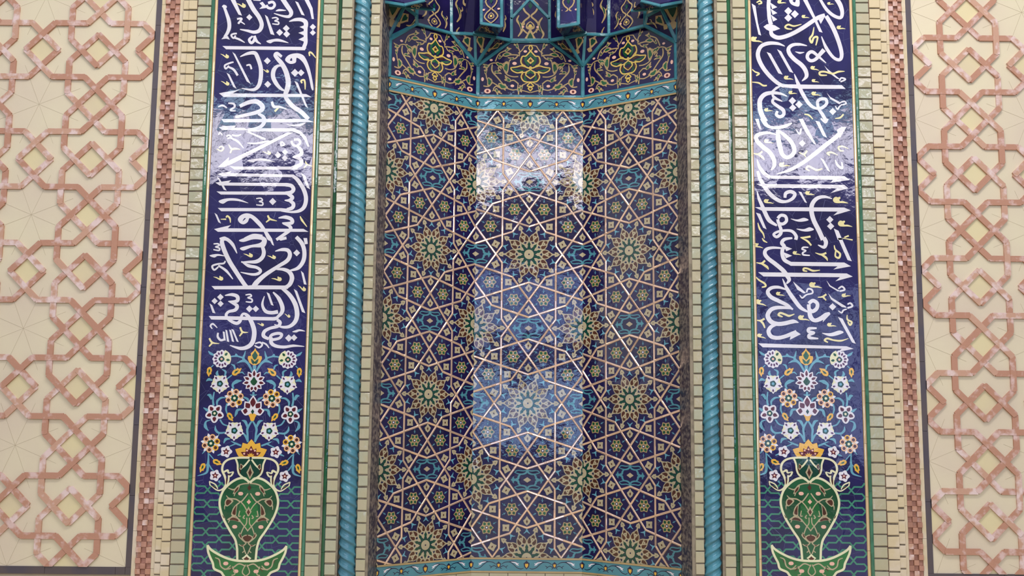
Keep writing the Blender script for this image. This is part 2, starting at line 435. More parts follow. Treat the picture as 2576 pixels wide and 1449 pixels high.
R1='''P;245,43 292,72 322,280 360,432 328,420 280,200
S 46,46,46,46,50;455,-10 450,80 455,150 460,220 480,300
P;468,30 557,88 495,112
P;475,105 557,160 500,182
P;480,180 557,237 505,262
P;388,326 430,295 470,292 530,310 592,350 520,376 460,378 425,360
S 40,50,50,50,50,50,50,50,44;480,360 490,420 560,458 650,445 760,400 880,330 980,262 1060,212 1135,185
P;1060,240 1120,200 1130,212 1085,292
S 48,52,50,46,40,36,40,8;1150,195 1230,330 1300,500 1338,650 1318,725 1240,700 1150,580 1093,443
P;866,-5 920,-5 1107,397 1065,386 1000,240
S 30,40,40,40,45,55,55;1070,-20 1150,110 1240,190 1325,215 1345,150 1320,60 1270,-20
D;690,135,48
D;770,172,48
D;690,218,48
C;702,-8 760,-8 822,-8 822,75 760,70 715,40
B;742,8 768,30 780,0
Y;668,38 560,12
Y;1247,52 1165,35
Y;948,218 855,190
Y;1388,352 1280,322
Y;382,517 240,455
Z 10,20,22,22,20,8;735,355 680,350 652,328 690,300 760,318 850,295
Z 8,24,26,24,24,24,14;1002,330 985,420 952,470 975,520 1000,460 1045,455 1025,552
Z 14,20,20,14;305,32 345,12 365,38 325,50
S 8,35,45,46,50,52,50,48,45,40;648,562 560,530 450,527 362,562 322,640 332,720 385,825 470,930 560,1010 640,1050
P;560,1015 650,1025 1340,1035 1388,1080 850,1080 620,1062
P;428,633 475,650 622,907 570,892
P;553,598 605,625 752,887 705,872
S 8,32,40,46,50,50,52,52,45,8;918,557 830,540 745,547 694,590 705,652 765,722 850,790 900,860 910,930 855,987
C;772,627 830,632 888,635 840,654 812,650
S 55,48,40,40,42,42,40,32,8;1125,605 1080,655 1020,722 960,738 922,700 935,650 985,632 1060,690 1150,768
P;1128,798 1162,835 1300,948 1335,975 1280,955 1180,882
S 18,20,20,18;1310,985 1335,948 1385,965 1325,995
Z 12,24,24,22,22,24,6;1160,915 1082,912 1072,880 1130,872 1230,895 1300,872 1375,868
Y;1068,858 965,808
Y;753,967 640,930
Y;1068,1002 978,968
Z 10,16,22,16;253,843 285,872 335,895 300,920
Z 8,20,22,16;248,998 330,1008 385,1040 430,1040
S 6,45,46,42,30,38,38,38,40,38,36,42,46;763,898 810,1020 870,1150 950,1270 1030,1318 1100,1310 1155,1260 1145,1208 1085,1205 1045,1240 1060,1320 1110,1400 1150,1470
S 8,30,42,52,56,58,60,62;678,1172 600,1140 500,1128 405,1148 348,1215 345,1310 370,1400 415,1480
P;478,1112 540,1055 620,1030 600,1050 512,1115
S 20,40,10;495,1145 525,1190 618,1232
S 30,36,40,45,40,40,36,30;515,1195 500,1240 560,1290 625,1335 635,1390 590,1420 545,1395 560,1350
D;740,1225,46
D;820,1270,46
D;745,1310,44
D;1230,1355,44
P;1158,1128 1200,1178 1335,1250 1310,1268 1200,1202
S 18,20,20,16;1325,1245 1370,1232 1392,1258 1345,1275
S 12,20,20,14;1262,1288 1288,1328 1312,1295 1345,1268
Y;798,1138 695,1115
Y;1088,1163 975,1122
Y;503,1348 400,1325
Z 8,22,20;1258,1440 1320,1430 1362,1388
Z 12,22,10;885,1388 940,1400 990,1450
'''
R2='''S 62,50,32,42,40,14;375,-15 415,60 475,98 560,102 660,82 735,45
P;286,-5 330,-5 360,122 333,112
P;815,-5 868,-5 940,140 1032,312 1000,300 900,160
P;1018,18 1070,30 1162,227 1110,202
S 20,26,20;1085,-10 1140,38 1172,-5
S 10,32,46,50,52,52,52,52,45,14;545,188 450,165 352,177 300,212 315,270 385,340 460,400 510,480 520,560 480,620
S 36,60,58,50,45,50,50,50,45,20;560,128 568,230 590,340 620,430 680,465 752,420 760,350 720,270 650,200 560,130
S 6,40,45,50,52,52,60;548,667 700,620 850,540 1000,430 1150,310 1290,200 1350,120
P;1278,130 1340,92 1397,95 1315,237 1298,190
D;860,293,42
D;1195,1220,44
D;1205,1300,44
S 10,24,20;780,122 828,180 845,115
Z 6,20,22,20,14;1420,358 1350,330 1300,340 1318,380 1365,385
Z 6,22,24,16;1292,437 1220,405 1165,412 1195,440
S 10,30,30,16;1258,493 1290,560 1345,595 1340,520
P;1078,468 1120,490 1203,643 1165,622
Y;513,292 400,252
Z 8,22,24;820,403 880,425 918,382
Z 22,8;880,425 905,462
Z 8,24,24;262,413 325,425 375,392
Z 26,30,8;325,425 375,462 400,495
Y;718,567 580,540
Z 12,24,26,24,26,10;950,628 910,602 935,572 985,595 1040,618 1105,600
Y;1013,922 900,882
Y;513,1027 398,978
Y;1422,1022 1240,958
Y;1472,1307 1300,1245
Z 8,24,20,10;320,1258 342,1330 385,1390 400,1448
S 8,38,46,44;310,488 340,580 400,660 470,708
P;440,685 1370,690 1438,738 1200,770 1238,735 480,722
S 30,44,50,50,46,32,40,42,42,42,34;318,630 345,720 405,825 480,920 580,990 665,1000 740,965 770,910 720,880 660,900 650,955
P;300,787 1370,797 1422,840 1203,897 1285,840 400,832
P;283,1068 1370,1073 1448,1108 1238,1170 1290,1122 370,1112
S 8,35,45,50,50,24;312,878 332,960 372,1050 405,1130 460,1230 552,1292
S 38,38,38,38,38,38,36;562,1205 600,1168 655,1180 668,1235 625,1272 575,1262 562,1215
S 35,40,40,35,30,30,30,36,40,40;575,1275 600,1335 598,1390 550,1430 512,1400 560,1368 650,1352 735,1362 785,1420 780,1465
P;298,1135 350,1150 427,1338 385,1318
P;813,878 850,885 918,1018 890,1008
S 6,36,46,52,55,55,55,55;1222,967 1130,942 1040,962 982,1030 972,1120 1000,1230 1060,1350 1112,1465
C;718,1208 800,1218 880,1198 937,1225 860,1245 790,1240
C;788,1330 880,1335 950,1313 1002,1342 930,1364 850,1357
P;1243,1328 1300,1355 1347,1465 1290,1465
Z 12,24,24;838,1438 900,1436 960,1425
Z 16,20;1372,1435 1425,1415
'''
R3='''S 20,40,46,45,45,46,46,40;740,-5 645,10 612,55 640,95 620,135 618,195 645,262 720,305
P;635,85 737,125 665,155
P;630,165 737,210 662,240
S 20,32,42,46,48,50,52,50,45,14;610,118 500,112 425,132 405,182 445,242 540,315 630,392 680,460 700,505 668,550
P;640,283 1370,292 1452,338 1238,377 1290,338 720,332
P;323,410 1400,425 1473,463 1262,520 1320,470 390,462
P;1293,-5 1340,-5 1462,277 1410,262
S 50,50,42,8;1120,-10 1148,45 1125,105 1050,78
S 14,22,22,14,22,22,14;935,108 875,108 860,130 905,148 868,172 875,198 952,206
Z 8,22,8;372,-5 395,28 435,50
Y;388,118 275,62
Z 8,24,24;303,293 365,302 408,268
Z 24,30,8;365,302 430,345 450,378
Y;848,202 748,160
Z 6,24,24;1018,173 1090,195 1152,175
Z 24,28,6;1095,195 1150,235 1167,272
Z 10,20,24,26,20,18;1248,82 1262,135 1318,185 1305,235 1262,215 1268,150
Z 6,24,20;848,-5 920,30 970,85
Z 12,24,24,22,24,8;920,398 878,390 880,364 925,366 990,392 1075,385
Z 6,20,24,22,16;283,453 335,505 400,545 415,580 370,592
Z 8,16;1350,-5 1472,18
Y;1103,602 950,542
Y;648,697 545,655
Z 8,22,24;1048,714 1105,708 1152,678
Z 24,14;1112,710 1150,752
Y;1453,697 1340,682
Y;428,822 300,745
Z 14,26,26,24,26,8;622,952 572,930 595,905 650,922 700,940 765,918
Y;953,997 815,942
Y;1278,1067 1165,1035
Z 8,20,24,24,14;1405,928 1408,985 1460,1015 1440,1052 1412,1010
Z 8,22,24;298,990 352,998 402,974
Z 24,26,14;352,1000 385,1035 405,1088
Y;422,1217 320,1160
Z 14,24,24,20,22,4;1172,1262 1132,1238 1165,1215 1240,1235 1330,1242 1422,1214
S 6,45,50,46,20;620,488 680,620 760,740 840,840 925,890
S 44,44,44,46,46,46,44;938,790 990,755 1042,790 1035,850 985,885 945,860 938,800
S 50,55,46,55,60,24;945,870 962,955 1010,995 1080,975 1150,930 1195,905
P;1108,1018 1120,960 1207,915
S 16,35,42,46,48,46,40,16;668,622 570,592 482,602 440,650 482,712 580,762 680,812 745,865
S 12,36,45,50,55,55,50,50,50,6;750,855 650,840 540,842 472,872 440,940 480,1010 560,1038 650,1030 750,1008 815,1022
S 26,45,50,50,46,46,48,58;560,1040 482,1072 450,1130 482,1190 560,1208 650,1190 740,1155 790,1140
P;708,1232 720,1180 770,1115 842,1163
P;748,523 792,560 905,660 880,668 800,622
S 18,22,22,20,18;912,655 930,612 975,622 985,662 930,678
S 10,20,20,14;828,688 860,722 900,690 940,672
P;1153,508 1200,570 1322,640 1290,642 1190,582
S 18,22,22,18;1298,612 1342,584 1375,622 1315,640
P;1173,663 1220,720 1382,820 1402,842 1340,832 1210,742
S 18,22,24,20;1410,800 1445,786 1468,822 1408,845
S 10,20,20,12;1298,878 1338,902 1360,872 1402,858
D;1228,830,44
S 20,38,40,28,38,40,16;1035,1090 945,1095 938,1130 1005,1146 945,1172 950,1205 1055,1216
C;1098,1148 1200,1150 1310,1118 1362,1142 1280,1177 1190,1187
P;1293,953 1350,975 1512,1280 1465,1264
P;323,1273 1400,1310 1484,1340 1288,1380 1340,1340 380,1322
'''
# turquoise stems, left half of the flower field (crop 480,870)
VINE='''22,25,30,20,4;750,315 700,220 640,160 652,110 665,60
4,26,12;558,212 620,185 665,195
18,18,14;645,150 560,125 480,132
4,22,8;540,122 550,105 575,128
22,22,18;785,235 782,262 779,300
20,28,4;280,112 240,92 212,62
12,8;275,235 245,262
4,22,14;488,225 525,240 537,285
14,14;435,405 500,355
4,16,10;655,350 625,322 595,330
6,24,14;378,285 422,315 408,385
6,30,20;330,300 318,335 335,370
18,26,42,4;520,522 510,470 560,432 622,424
4,32,12;187,430 220,408 262,420
14,20,24;285,560 270,650 277,725
4,36,22;198,598 232,602 255,650
14,24,22,6;320,725 322,672 370,632 430,630
16,20,10;442,700 428,770 447,835
14,26,4;640,622 690,648 702,690
14,16;766,560 764,625
6,16,16,6;730,595 752,600 778,600 802,592
10,28,30,4;640,770 570,780 552,820 535,862
4,30,12;152,750 195,778 225,800
8,18,36,4;240,900 185,922 178,980 217,1034
18,16,12;355,895 392,950 450,972
14,22,26,4;440,1050 345,1058 302,1020 300,968
10,8;345,1058 335,1095
14,26,22,20;752,898 690,1000 690,1080 692,1170
4,32,20;618,905 662,922 690,990
14,22,18;620,1050 662,1092 692,1165
8,32,6;478,1130 425,1135 400,1185
18,20,4;612,1212 545,1185 488,1158
14,10;545,1190 450,1230
20,10;385,1308 325,1332
22,4;180,1262 138,1314
10,20,30,24,4;212,1290 214,1380 208,1450 190,1540 80,1580
14,8;222,1312 290,1392
10,16,6;222,1440 248,1490 280,1520
10,6;205,1430 160,1470
26,4;338,1640 372,1688
'''
# vase on crop (440,1149)
VOUT='''22,24,24,24,24,24,24,24,24,24,24;905,318 850,262 765,268 670,325 590,410 548,520 550,620 590,750 670,900 735,1010 757,1120
24,24;757,1115 759,1256
22,22,22,24,24,24,22,20,14,6;908,12 770,12 660,30 595,80 576,160 608,240 622,320 590,385 520,408 430,345
14,8;430,350 418,300
14,14,10;418,300 490,335 522,390
20,20,20,20,22;738,18 762,90 768,170 800,230 905,305
18,18,18;908,35 850,105 790,150
16,24,18,6;590,190 640,165 655,195 712,180
18,18,14;655,215 650,300 610,360
18,18,10;712,182 690,225 650,250
'''
VIN='''12,14,14,16,6;905,325 840,328 775,350 720,400 648,378
12,12,8;760,360 740,420 720,478
12,14,14,14,14,6;890,445 845,505 800,545 740,515 660,505 625,470
10,12,6;660,510 610,590 605,640
12,12,12,12;800,545 845,600 885,680 885,720
12,14,16,14,14,8;800,545 735,600 705,660 735,720 690,730 650,800
12,12,12;740,720 800,790 890,905
10,12,10;790,655 775,720 800,720
12,12,12,12;875,740 870,810 835,860 800,940
12,12,12,12;800,940 775,950 800,990 868,1050
12,12,8;868,1050 820,1085 775,1062
12,12,12;830,1090 855,1160 862,1180
10,10;820,1165 850,1140
12,12,12;850,710 830,740 850,750
'''
VBR='''740,395 775,365 760,410 720,440
640,520 690,540 640,590 620,560
715,640 748,592 742,650 735,705 700,690
665,765 705,738 760,755 772,785 715,770
590,740 575,700 605,745
800,95 825,120 800,150
775,130 800,160 790,205
600,195 640,215 680,212 650,225
625,250 640,300 622,340
450,345 500,370 480,380
790,930 815,985 790,970
825,985 870,960 870,1030
805,1075 840,1068 820,1085
'''
TRAY='''400,1072 440,1128 540,1190 650,1238 760,1262 868,1268 868,1540 640,1500 590,1440 560,1400 480,1360 462,1290 430,1220 405,1150'''
# arabesque, left half, crop (1190,0) scale 5.366, axis 765
ARA='''12,12,12,12,12,12,12,12;600,1035 520,1035 440,1000 395,920 350,872 270,850 195,885 158,960
12,12,12,12;158,960 180,1070 230,1100 330,1160
12,16,14,12;250,870 248,960 330,1060 430,1180
12,14,12,12,12;430,1180 350,1180 300,1165 270,1215 380,1265
12,12,10,10;430,1185 520,1215 600,1210 760,1250
12,14,14,8;600,1130 540,1085 480,1090 420,1045
10,10;590,1200 600,1120
10,10,10;600,1195 660,1150 740,1110
12,12,12,12,12;290,830 340,730 430,680 480,650 440,690
12,14,14,12;395,730 430,760 500,740 600,745
10,14,12,10;600,745 560,790 500,795 540,775
12,12,12,8;610,760 620,700 600,650 560,600
12,12,12;600,720 650,680 690,620
10,10;690,620 765,610
10,14,8;140,890 170,920 215,880
12,14,14,8;130,1160 200,1165 240,1110 190,1050
10,12,8;330,980 290,990 270,1010
10,12,8;360,960 330,920 350,900
10,14,14,8;410,850 440,980 470,870 480,820
8,8;270,1215 250,1230
8,10,8;300,860 380,900 400,850
'''
ARAG='''405,735 450,715 490,735 420,755
420,870 455,860 460,930 440,975 420,930
330,870 370,860 400,900 380,890
350,1160 400,1150 440,1180 380,1195
190,1130 215,1075 240,1100 215,1150
440,1085 490,1085 480,1105
'''
MEDO='''14,14,14,14,14,14,14,14;765,690 705,755 655,765 635,830 660,885 700,905 740,920 765,900
14,14,14,14,12;765,930 700,905 640,890 580,905 498,915
14,14,14,14,14,14,14;498,915 520,955 590,985 660,970 640,1040 680,1100 765,1110
12,12,12;600,985 700,975 765,940
12,12,12,12;700,1010 720,960 700,1010 765,1065
12,12;640,840 700,900
12,12,12;765,1115 720,1160 765,1170
12,12,12;765,610 742,650 765,690
12,12,12;765,1175 735,1195 765,1230
'''
MEDG='''765,705 735,755 690,770 685,830 720,880 745,890 745,850 715,810 740,770 765,760
520,925 600,940 690,950 620,960 570,960
680,1030 700,1010 700,1050 720,1090 680,1085
735,960 700,975 730,1000 765,980 765,950
'''
MEDR='''645,800 665,780 660,840 690,880 650,855
610,910 680,915 700,940 650,930
645,1030 680,985 665,1050
720,1025 765,1035 765,1060
735,800 765,785 765,850 745,835
752,650 765,630 765,670
750,1200 765,1195 765,1215
'''
# ================================================================== shared measures
Z0, Z1 = 0.0, 4.85
def wx(xa, xb, off=0.0):          # a vertical edge seen at xa (top of photo) and xb (bottom)
    return 0.5*(WALL.px(xa, 0, off)[0]+WALL.px(xb, 1449, off)[0])
def wz(y, x=600, off=0.0): return WALL.px(x, y, off)[1]
def at_thing(o, z=Z0): return o

_build = MB.build
def build(s, name, parent=None):
    o = _build(s, name, parent)
    if parent is not None:
        q = parent; off = Vector((0, 0, 0))
        while q is not None: off += q.location; q = q.parent
        o.location = -off
    return o
MB.build = build

# ================================================================== the wall itself (setting)
XL, XR = -5.2, 5.2
xin_l = wx(958, 923, -0.02); xin_r = wx(1726, 1746, -0.02)       # edges of the niche opening
def slab(name, x0, x1, y0, y1, z0, z1, m='plaster'):
    b = MB(); P = Plane((0, 0, 0), (1, 0, 0)); b.box(P, x0, x1, z0, z1, -y1, -y0, m)
    b.solid(P, [(x0, z0), (x1, z0), (x1, z1), (x0, z1)][::-1], None, -y1, m)
    return struct(b.build(name))
slab('wall_left', XL, xin_l, 0.012, 0.95, Z0, Z1)
slab('wall_right', xin_r, XR, 0.012, 0.95, Z0, Z1)
b = MB(); b.face([(XL, -19, Z0), (XR, -19, Z0), (XR, 0.95, Z0), (XL, 0.95, Z0)], 'warm_stone'); struct(b.build('floor'))

# niche plan
def on_y(px, py, Y): p = W3(px, py, Y); return p.x
YA, YE = 0.81, 0.38
xal = on_y(1195.5, 640, YA); xar = on_y(1466, 640, YA)
xel = 0.5*(on_y(971, 418, YE)+on_y(953, 1217, YE)); xer = 0.5*(on_y(1703, 421, YE)+on_y(1714, 1219, YE))
FL = Plane((xel, YE, 0), (xal-xel, YA-YE, 0)); FC = Plane((xal, YA, 0), (1, 0, 0)); FR = Plane((xar, YA, 0), (xer-xar, YE-YA, 0))
WL = math.hypot(xal-xel, YA-YE); WC = xar-xal; WR = math.hypot(xer-xar, YA-YE)
print('niche', xel, xal, xar, xer, 'widths', WL, WC, WR)
for nm, P, w in (('wall_niche_left', FL, WL), ('wall_niche_back', FC, WC), ('wall_niche_right', FR, WR)):
    b = MB(); b.box(P, 0, w, Z0, Z1, -0.10, -0.016, 'plaster'); struct(b.build(nm))

def strip(mb, x0, x1, lo, hi, m, seg=None, gap=0.0, z0=Z0, z1=Z1, jitter=0.0):
    """vertical strip, optionally cut in lengths"""
    if not seg: mb.box(WALL, x0, x1, z0, z1, lo, hi, m); return
    z = z0
    while z < z1:
        e = min(z+seg*random.uniform(0.9, 1.1), z1)
        mb.box(WALL, x0, x1, z+gap, e, lo, hi+random.uniform(-jitter, jitter), m); z = e

def bricks(mb, x0, x1, ytop, ybot, xs, lo, hi, m, gap=0.0095, pitch0=0.0735, jit=0.0015, alt=None, groove=None):
    zt, zb = wz(ytop, xs, hi), wz(ybot, xs, hi)
    n = max(1, round((zt-zb)/pitch0)); p = (zt-zb)/n
    k0 = math.floor((Z0-zt)/p); k1 = math.ceil((Z1-zt)/p)
    for k in range(k0, k1):
        a = max(zt+k*p+gap*0.5*random.uniform(0.7, 1.5), Z0); b_ = min(zt+(k+1)*p-gap*0.5*random.uniform(0.7, 1.5), Z1)
        if b_-a < 0.01: continue
        h = hi+random.uniform(-jit, jit); c = 0.0025
        dx0, dx1 = random.uniform(-.0012, .0012), random.uniform(-.0012, .0012)
        q = [(x0+dx0, a), (x1+dx1, a+random.uniform(-.001, .001)), (x1+dx1, b_), (x0+dx0, b_+random.uniform(-.001, .001))]
        i = [(q[0][0]+c, q[0][1]+c), (q[1][0]-c, q[1][1]+c), (q[2][0]-c, q[2][1]-c), (q[3][0]+c, q[3][1]-c)]
        mm = alt if (alt and random.random() < 0.45) else m
        tx, tz = random.uniform(-.0007, .0007), random.uniform(-.0007, .0007)
        top = [WALL.at(i[j][0], i[j][1], h+(tx if j in (1, 2) else -tx)+(tz if j > 1 else -tz)) for j in range(4)]
        mid = [WALL.at(*q[j], h-c) for j in range(4)]; bot = [WALL.at(*q[j], lo) for j in range(4)]
        mb.face(top, mm)
        for j in range(4):
            k2 = (j+1) % 4
            mb.face([top[j], mid[j], mid[k2], top[k2]], mm); mb.face([mid[j], bot[j], bot[k2], mid[k2]], mm)

def pilaster(name, label, cat, x0, x1, e0, e1, yt, yb, xs, hi, m, alt=None, group=None, bed='mortar', bedoff=0.010):
    """one column of stacked bricks on a mortar bed"""
    t = thing(name, label, cat, group, ((x0+x1)/2, -hi, Z0))
    a = MB(); a.box(WALL, min(x0, e0), max(x1, e1), Z0, Z1, 0.0, hi-bedoff, bed); a.build('mortar_bed', t)
    a = MB(); bricks(a, x0, x1, yt, yb, xs, hi-bedoff, hi, m, alt=alt); a.build('brickwork', t)
    return t

def moulding(name, label, cat, x0, x1, hi, m, seg=0.55, group=None, z0=Z0):
    b = MB(); z = z0+random.uniform(0, .3)-0.5
    r = (x1-x0)/2; xc = (x0+x1)/2
    while z < Z1:
        a0, a1 = max(z, z0), min(z+seg, Z1)
        if a1 > a0:
            pr = [(x0, hi-0.006), (x0+r*0.35, hi-0.001), (xc, hi), (x1-r*0.35, hi-0.001), (x1, hi-0.006)]
            g = 0.0008
            for i in range(4):
                (xa, ha), (xb, hb) = pr[i], pr[i+1]
                b.face([WALL.at(xa, a0+g, ha), WALL.at(xb, a0+g, hb), WALL.at(xb, a1-g, hb), WALL.at(xa, a1-g, ha)], m)
            b.face([WALL.at(x0, a0, 0), WALL.at(x0, a0, hi-.006), WALL.at(x0, a1, hi-.006), WALL.at(x0, a1, 0)], m)
            b.face([WALL.at(x1, a0, hi-.006), WALL.at(x1, a0, 0), WALL.at(x1, a1, 0), WALL.at(x1, a1, hi-.006)], m)
        z += seg
    return tag(b.build(name), label, cat, group)

# ================================================================== twisted columns
def twist(label, xc, R, sgn, ph):
    t = thing('twisted_column', label, 'column', 'twisted columns flanking the niche', (xc, -0.0, Z0))
    n, pit = 3, 0.0589
    na, nz = 46, int((Z1-Z0)/pit*18)
    b = MB(); mi = b.mi('column_glaze')
    prof = [0.0, 0.22, 0.55, 0.85, 1.0, 1.0, 0.92, 0.76, 0.56, 0.40, 0.44, 0.42, 0.34, 0.20, 0.14, 0.20, 0.20, 0.10]
    def pf(q):
        q = (q % 1.0)*len(prof); i = int(q); f = q-i
        return prof[i]*(1-f)+prof[(i+1) % len(prof)]*f
    for k in range(nz+1):
        z = Z0+(Z1-Z0)*k/nz
        for j in range(na):
            th = 2*math.pi*j/na
            q = z/pit+sgn*n*th/(2*math.pi)+ph
            r = R*(0.80+0.20*pf(q))
            b.v.append((xc+r*math.sin(th), -r*math.cos(th), z))
    for k in range(nz):
        for j in range(na):
            a = k*na+j; c = k*na+(j+1) % na
            b.f.append((a, c, c+na, a+na)); b.m.append(mi)
    o = b.build('fluted_shaft', t)
    o.data.polygons.foreach_set('use_smooth', [True]*len(o.data.polygons))
    # joints between the column drums
    return t

# ================================================================== left and right flanks
def flank(S):
    w = lambda pa, off=0.0: wx(pa[0], pa[1], off)
    sd = S['side']; E = S['x']
    # framed stone panel border, outer to inner
    d0, d1, c1, k1, c2 = (w(p) for p in E[:5])
    lo_, hi_ = min, max
    t = S['panel']
    zb = S['zb']
    b = MB()
    xa, xb = sorted((d0, d1)); z = zb
    while z < Z1:
        e = min(z+0.44, Z1); b.box(WALL, xa, xb, z, e-0.002, 0.0, 0.010, 'dark_stone'); z = e
    xx = XL if sd < 0 else xa
    xe = xa if sd < 0 else XR
    if sd > 0: xx = xb
    x = xx; zt = zb; zbb = zb-(xb-xa)*1.25
    while x < (xe if sd < 0 else XR):
        e = min(x+0.44, xe if sd < 0 else XR); b.box(WALL, x, e-0.002, zbb, zt, 0.0, 0.010, 'dark_stone'); x = e
    b.box(WALL, xa, xb, zbb, zb-.001, 0.0, 0.010, 'dark_stone')
    b.build('dark_border', t)
    # stone field under the panel (below its lower border)
    xa, xb = sorted((d1, c1))
    b = MB(); z = Z0
    while z < Z1:
        e = min(z+0.43, Z1); b.box(WALL, xa, xb, z, e-0.0018, 0.0, 0.012, 'sandstone'); z = e
    tag(b.build('stone_fillet'), 'narrow cream stone fillet between the dark border and the %s checkered brick band' % S['n'], 'moulding')
    # checkered brick band
    xa, xb = sorted((c1, k1))
    t2 = thing('checkered_brick_band', 'tall band of small checkered terracotta bricks beside the %s stone panel' % S['n'], 'brickwork', 'checkered brick bands', ((xa+xb)/2, 0, Z0))
    b = MB(); b.box(WALL, xa, xb, Z0, Z1, 0.0, 0.001, 'terracotta'); b.build('backing', t2)
    b = MB(); pz = 0.0331; cw = (xb-xa)/3; k = 0; z = Z0
    while z < Z1:
        for c in range(3):
            up = (k+c) % 2 == 0
            h = (0.020 if up else 0.006)+random.uniform(-.002, .002)
            m = random.choice(['check_brick', 'check_brick', 'check_brick', 'terracotta', 'terracotta_light'] if up else ['check_brick', 'check_brick', 'terracotta'])
            g = 0.0006
            b.box(WALL, xa+c*cw+g, xa+(c+1)*cw-g, z+g, z+pz-g, 0.0, h, m)
        z += pz; k += 1
    b.build('brickwork', t2)
    # smooth cream strip beside it, then stepped sandstone bricks
    xa, xb = sorted((k1, c2))
    b = MB(); z = Z0+.2
    b.box(WALL, xa, xb, Z0, z, 0.0, 0.016, 'sandstone')
    while z < Z1:
        e = min(z+0.43, Z1); b.box(WALL, xa, xb, z, e-0.0018, 0.0, 0.016, 'sandstone'); z = e
    tag(b.build('stone_fillet'), 'smooth pale stone fillet on the niche side of the %s checkered brick band' % S['n'], 'moulding')
    a, bb, rj, gl = (w(p) for p in E[5:9])
    xa, xb = sorted((c2, a)); pilaster('sandstone_pilaster', 'slim grooved sandstone pier next to the %s checkered band' % S['n'], 'pilaster', xa, xb, xa, xb, *S['A'], 0.026, 'sandstone')
    xa, xb = sorted((a, bb)); pilaster('sandstone_pilaster', 'wider sandstone brick pier beside the red joint, %s of the niche' % S['n'], 'pilaster', xa, xb, xa, xb, *S['B'], 0.032, 'sandstone')
    xa, xb = sorted((bb, rj)); b = MB(); b.box(WALL, xa, xb, Z0, Z1, 0.0, 0.024, 'red_joint'); tag(b.build('red_joint_line'), 'thin dark red line between sandstone and green glazed bricks, %s side' % S['n'], 'moulding')
    xa, xb = sorted((rj, gl)); pilaster('glazed_brick_pilaster', 'pale green glazed brick pier on the outer side of the %s calligraphy panel' % S['n'], 'pilaster', xa, xb, xa, xb, *S['G'], 0.040, 'green_brick_glaze', alt='brick_glaze')
    gr, go, p0, p1, go2, gr2, C0, C1, C2, g3, D1, D2, T1, E0, E1, E2 = (w(p) for p in E[9:25])
    sort = lambda p, q: (min(p, q), max(p, q))
    moulding('green_moulding', 'green glazed moulding on the outer edge of the %s calligraphy panel' % S['n'], 'moulding', *sort(gl, gr), 0.044, 'trim_green_glaze')
    moulding('gold_moulding', 'thin gold strip on the outer edge of the %s calligraphy panel' % S['n'], 'moulding', *sort(gr, p0), 0.040, 'gold_strip', seg=0.33)
    moulding('gold_moulding', 'thin gold strip on the inner edge of the %s calligraphy panel' % S['n'], 'moulding', *sort(p1, go2), 0.040, 'gold_strip', seg=0.33)
    moulding('green_moulding', 'green glazed moulding on the inner edge of the %s calligraphy panel' % S['n'], 'moulding', *sort(go2, gr2), 0.044, 'trim_green_glaze')
    xa, xb = sort(C0, C1); ea, eb = sort(gr2, C2); pilaster('glazed_brick_pilaster', 'cream glazed brick pier on the inner side of the %s calligraphy panel' % S['n'], 'pilaster', xa, xb, ea, eb, *S['C'], 0.044, 'brick_glaze', alt='green_brick_glaze')
    moulding('green_moulding', 'dark green glazed moulding between two cream brick piers, %s side' % S['n'], 'moulding', *sort(C2, g3), 0.036, 'green_glaze')
    xa, xb = sort(g3, D1); ea, eb = sort(g3, D2); pilaster('glazed_brick_pilaster', 'narrow cream glazed brick pier on the outer side of the %s twisted column' % S['n'], 'pilaster', xa, xb, ea, eb, *S['D'], 0.050, 'brick_glaze', alt='green_brick_glaze')
    xa, xb = sort(D2, T1)
    twist('%s turquoise spiral twisted column beside the niche' % S['n'], (xa+xb)/2, (xb-xa)/2*1.0, S['tw'], S['ph'])
    xa, xb = sort(E0, E1); ea, eb = sort(E0, E2); pilaster('glazed_brick_pilaster', 'slim cream glazed brick pier at the %s edge of the niche opening' % S['n'], 'pilaster', xa, xb, ea, eb, *S['E'], 0.022, 'brick_glaze', alt='green_brick_glaze')
    return p0, p1

PL = thing('star_strapwork_mosaic', 'left cream stone panel with interlaced terracotta star strapwork', 'panel', 'framed stone panels', (-4.0, 0, wz(1426, 200)))
PR = thing('star_strapwork_mosaic', 'right cream stone panel with interlaced terracotta star strapwork', 'panel', 'framed stone panels', (4.0, 0, wz(1442, 2450)))
LEFT = dict(side=-1, n='left', panel=PL, zb=wz(1426, 315), tw=1, ph=0.3,
    x=[(397.5, 314.5), (411.5, 329), (421, 339), (457.5, 379), (466, 389), (481, 405), (501, 428), (503.5, 431), (535, 468.5),
       (545, 476), (553, 483.5), (553, 483.5), (802.5, 751.2), (809.5, 759.5), (817, 768), (818, 769.5), (850, 804), (854.5, 809), (865, 818.5), (889, 846), (893, 850.5), (935, 896.5), (935, 896.5), (957, 920), (962, 927)],
    A=(25, 1386, 440), B=(24.8, 1393.7, 460), G=(15, 1420.7, 490), C=(9.4, 1363.6, 810), D=(19.6, 1388, 850), E=(8.5, 1376.4, 930))
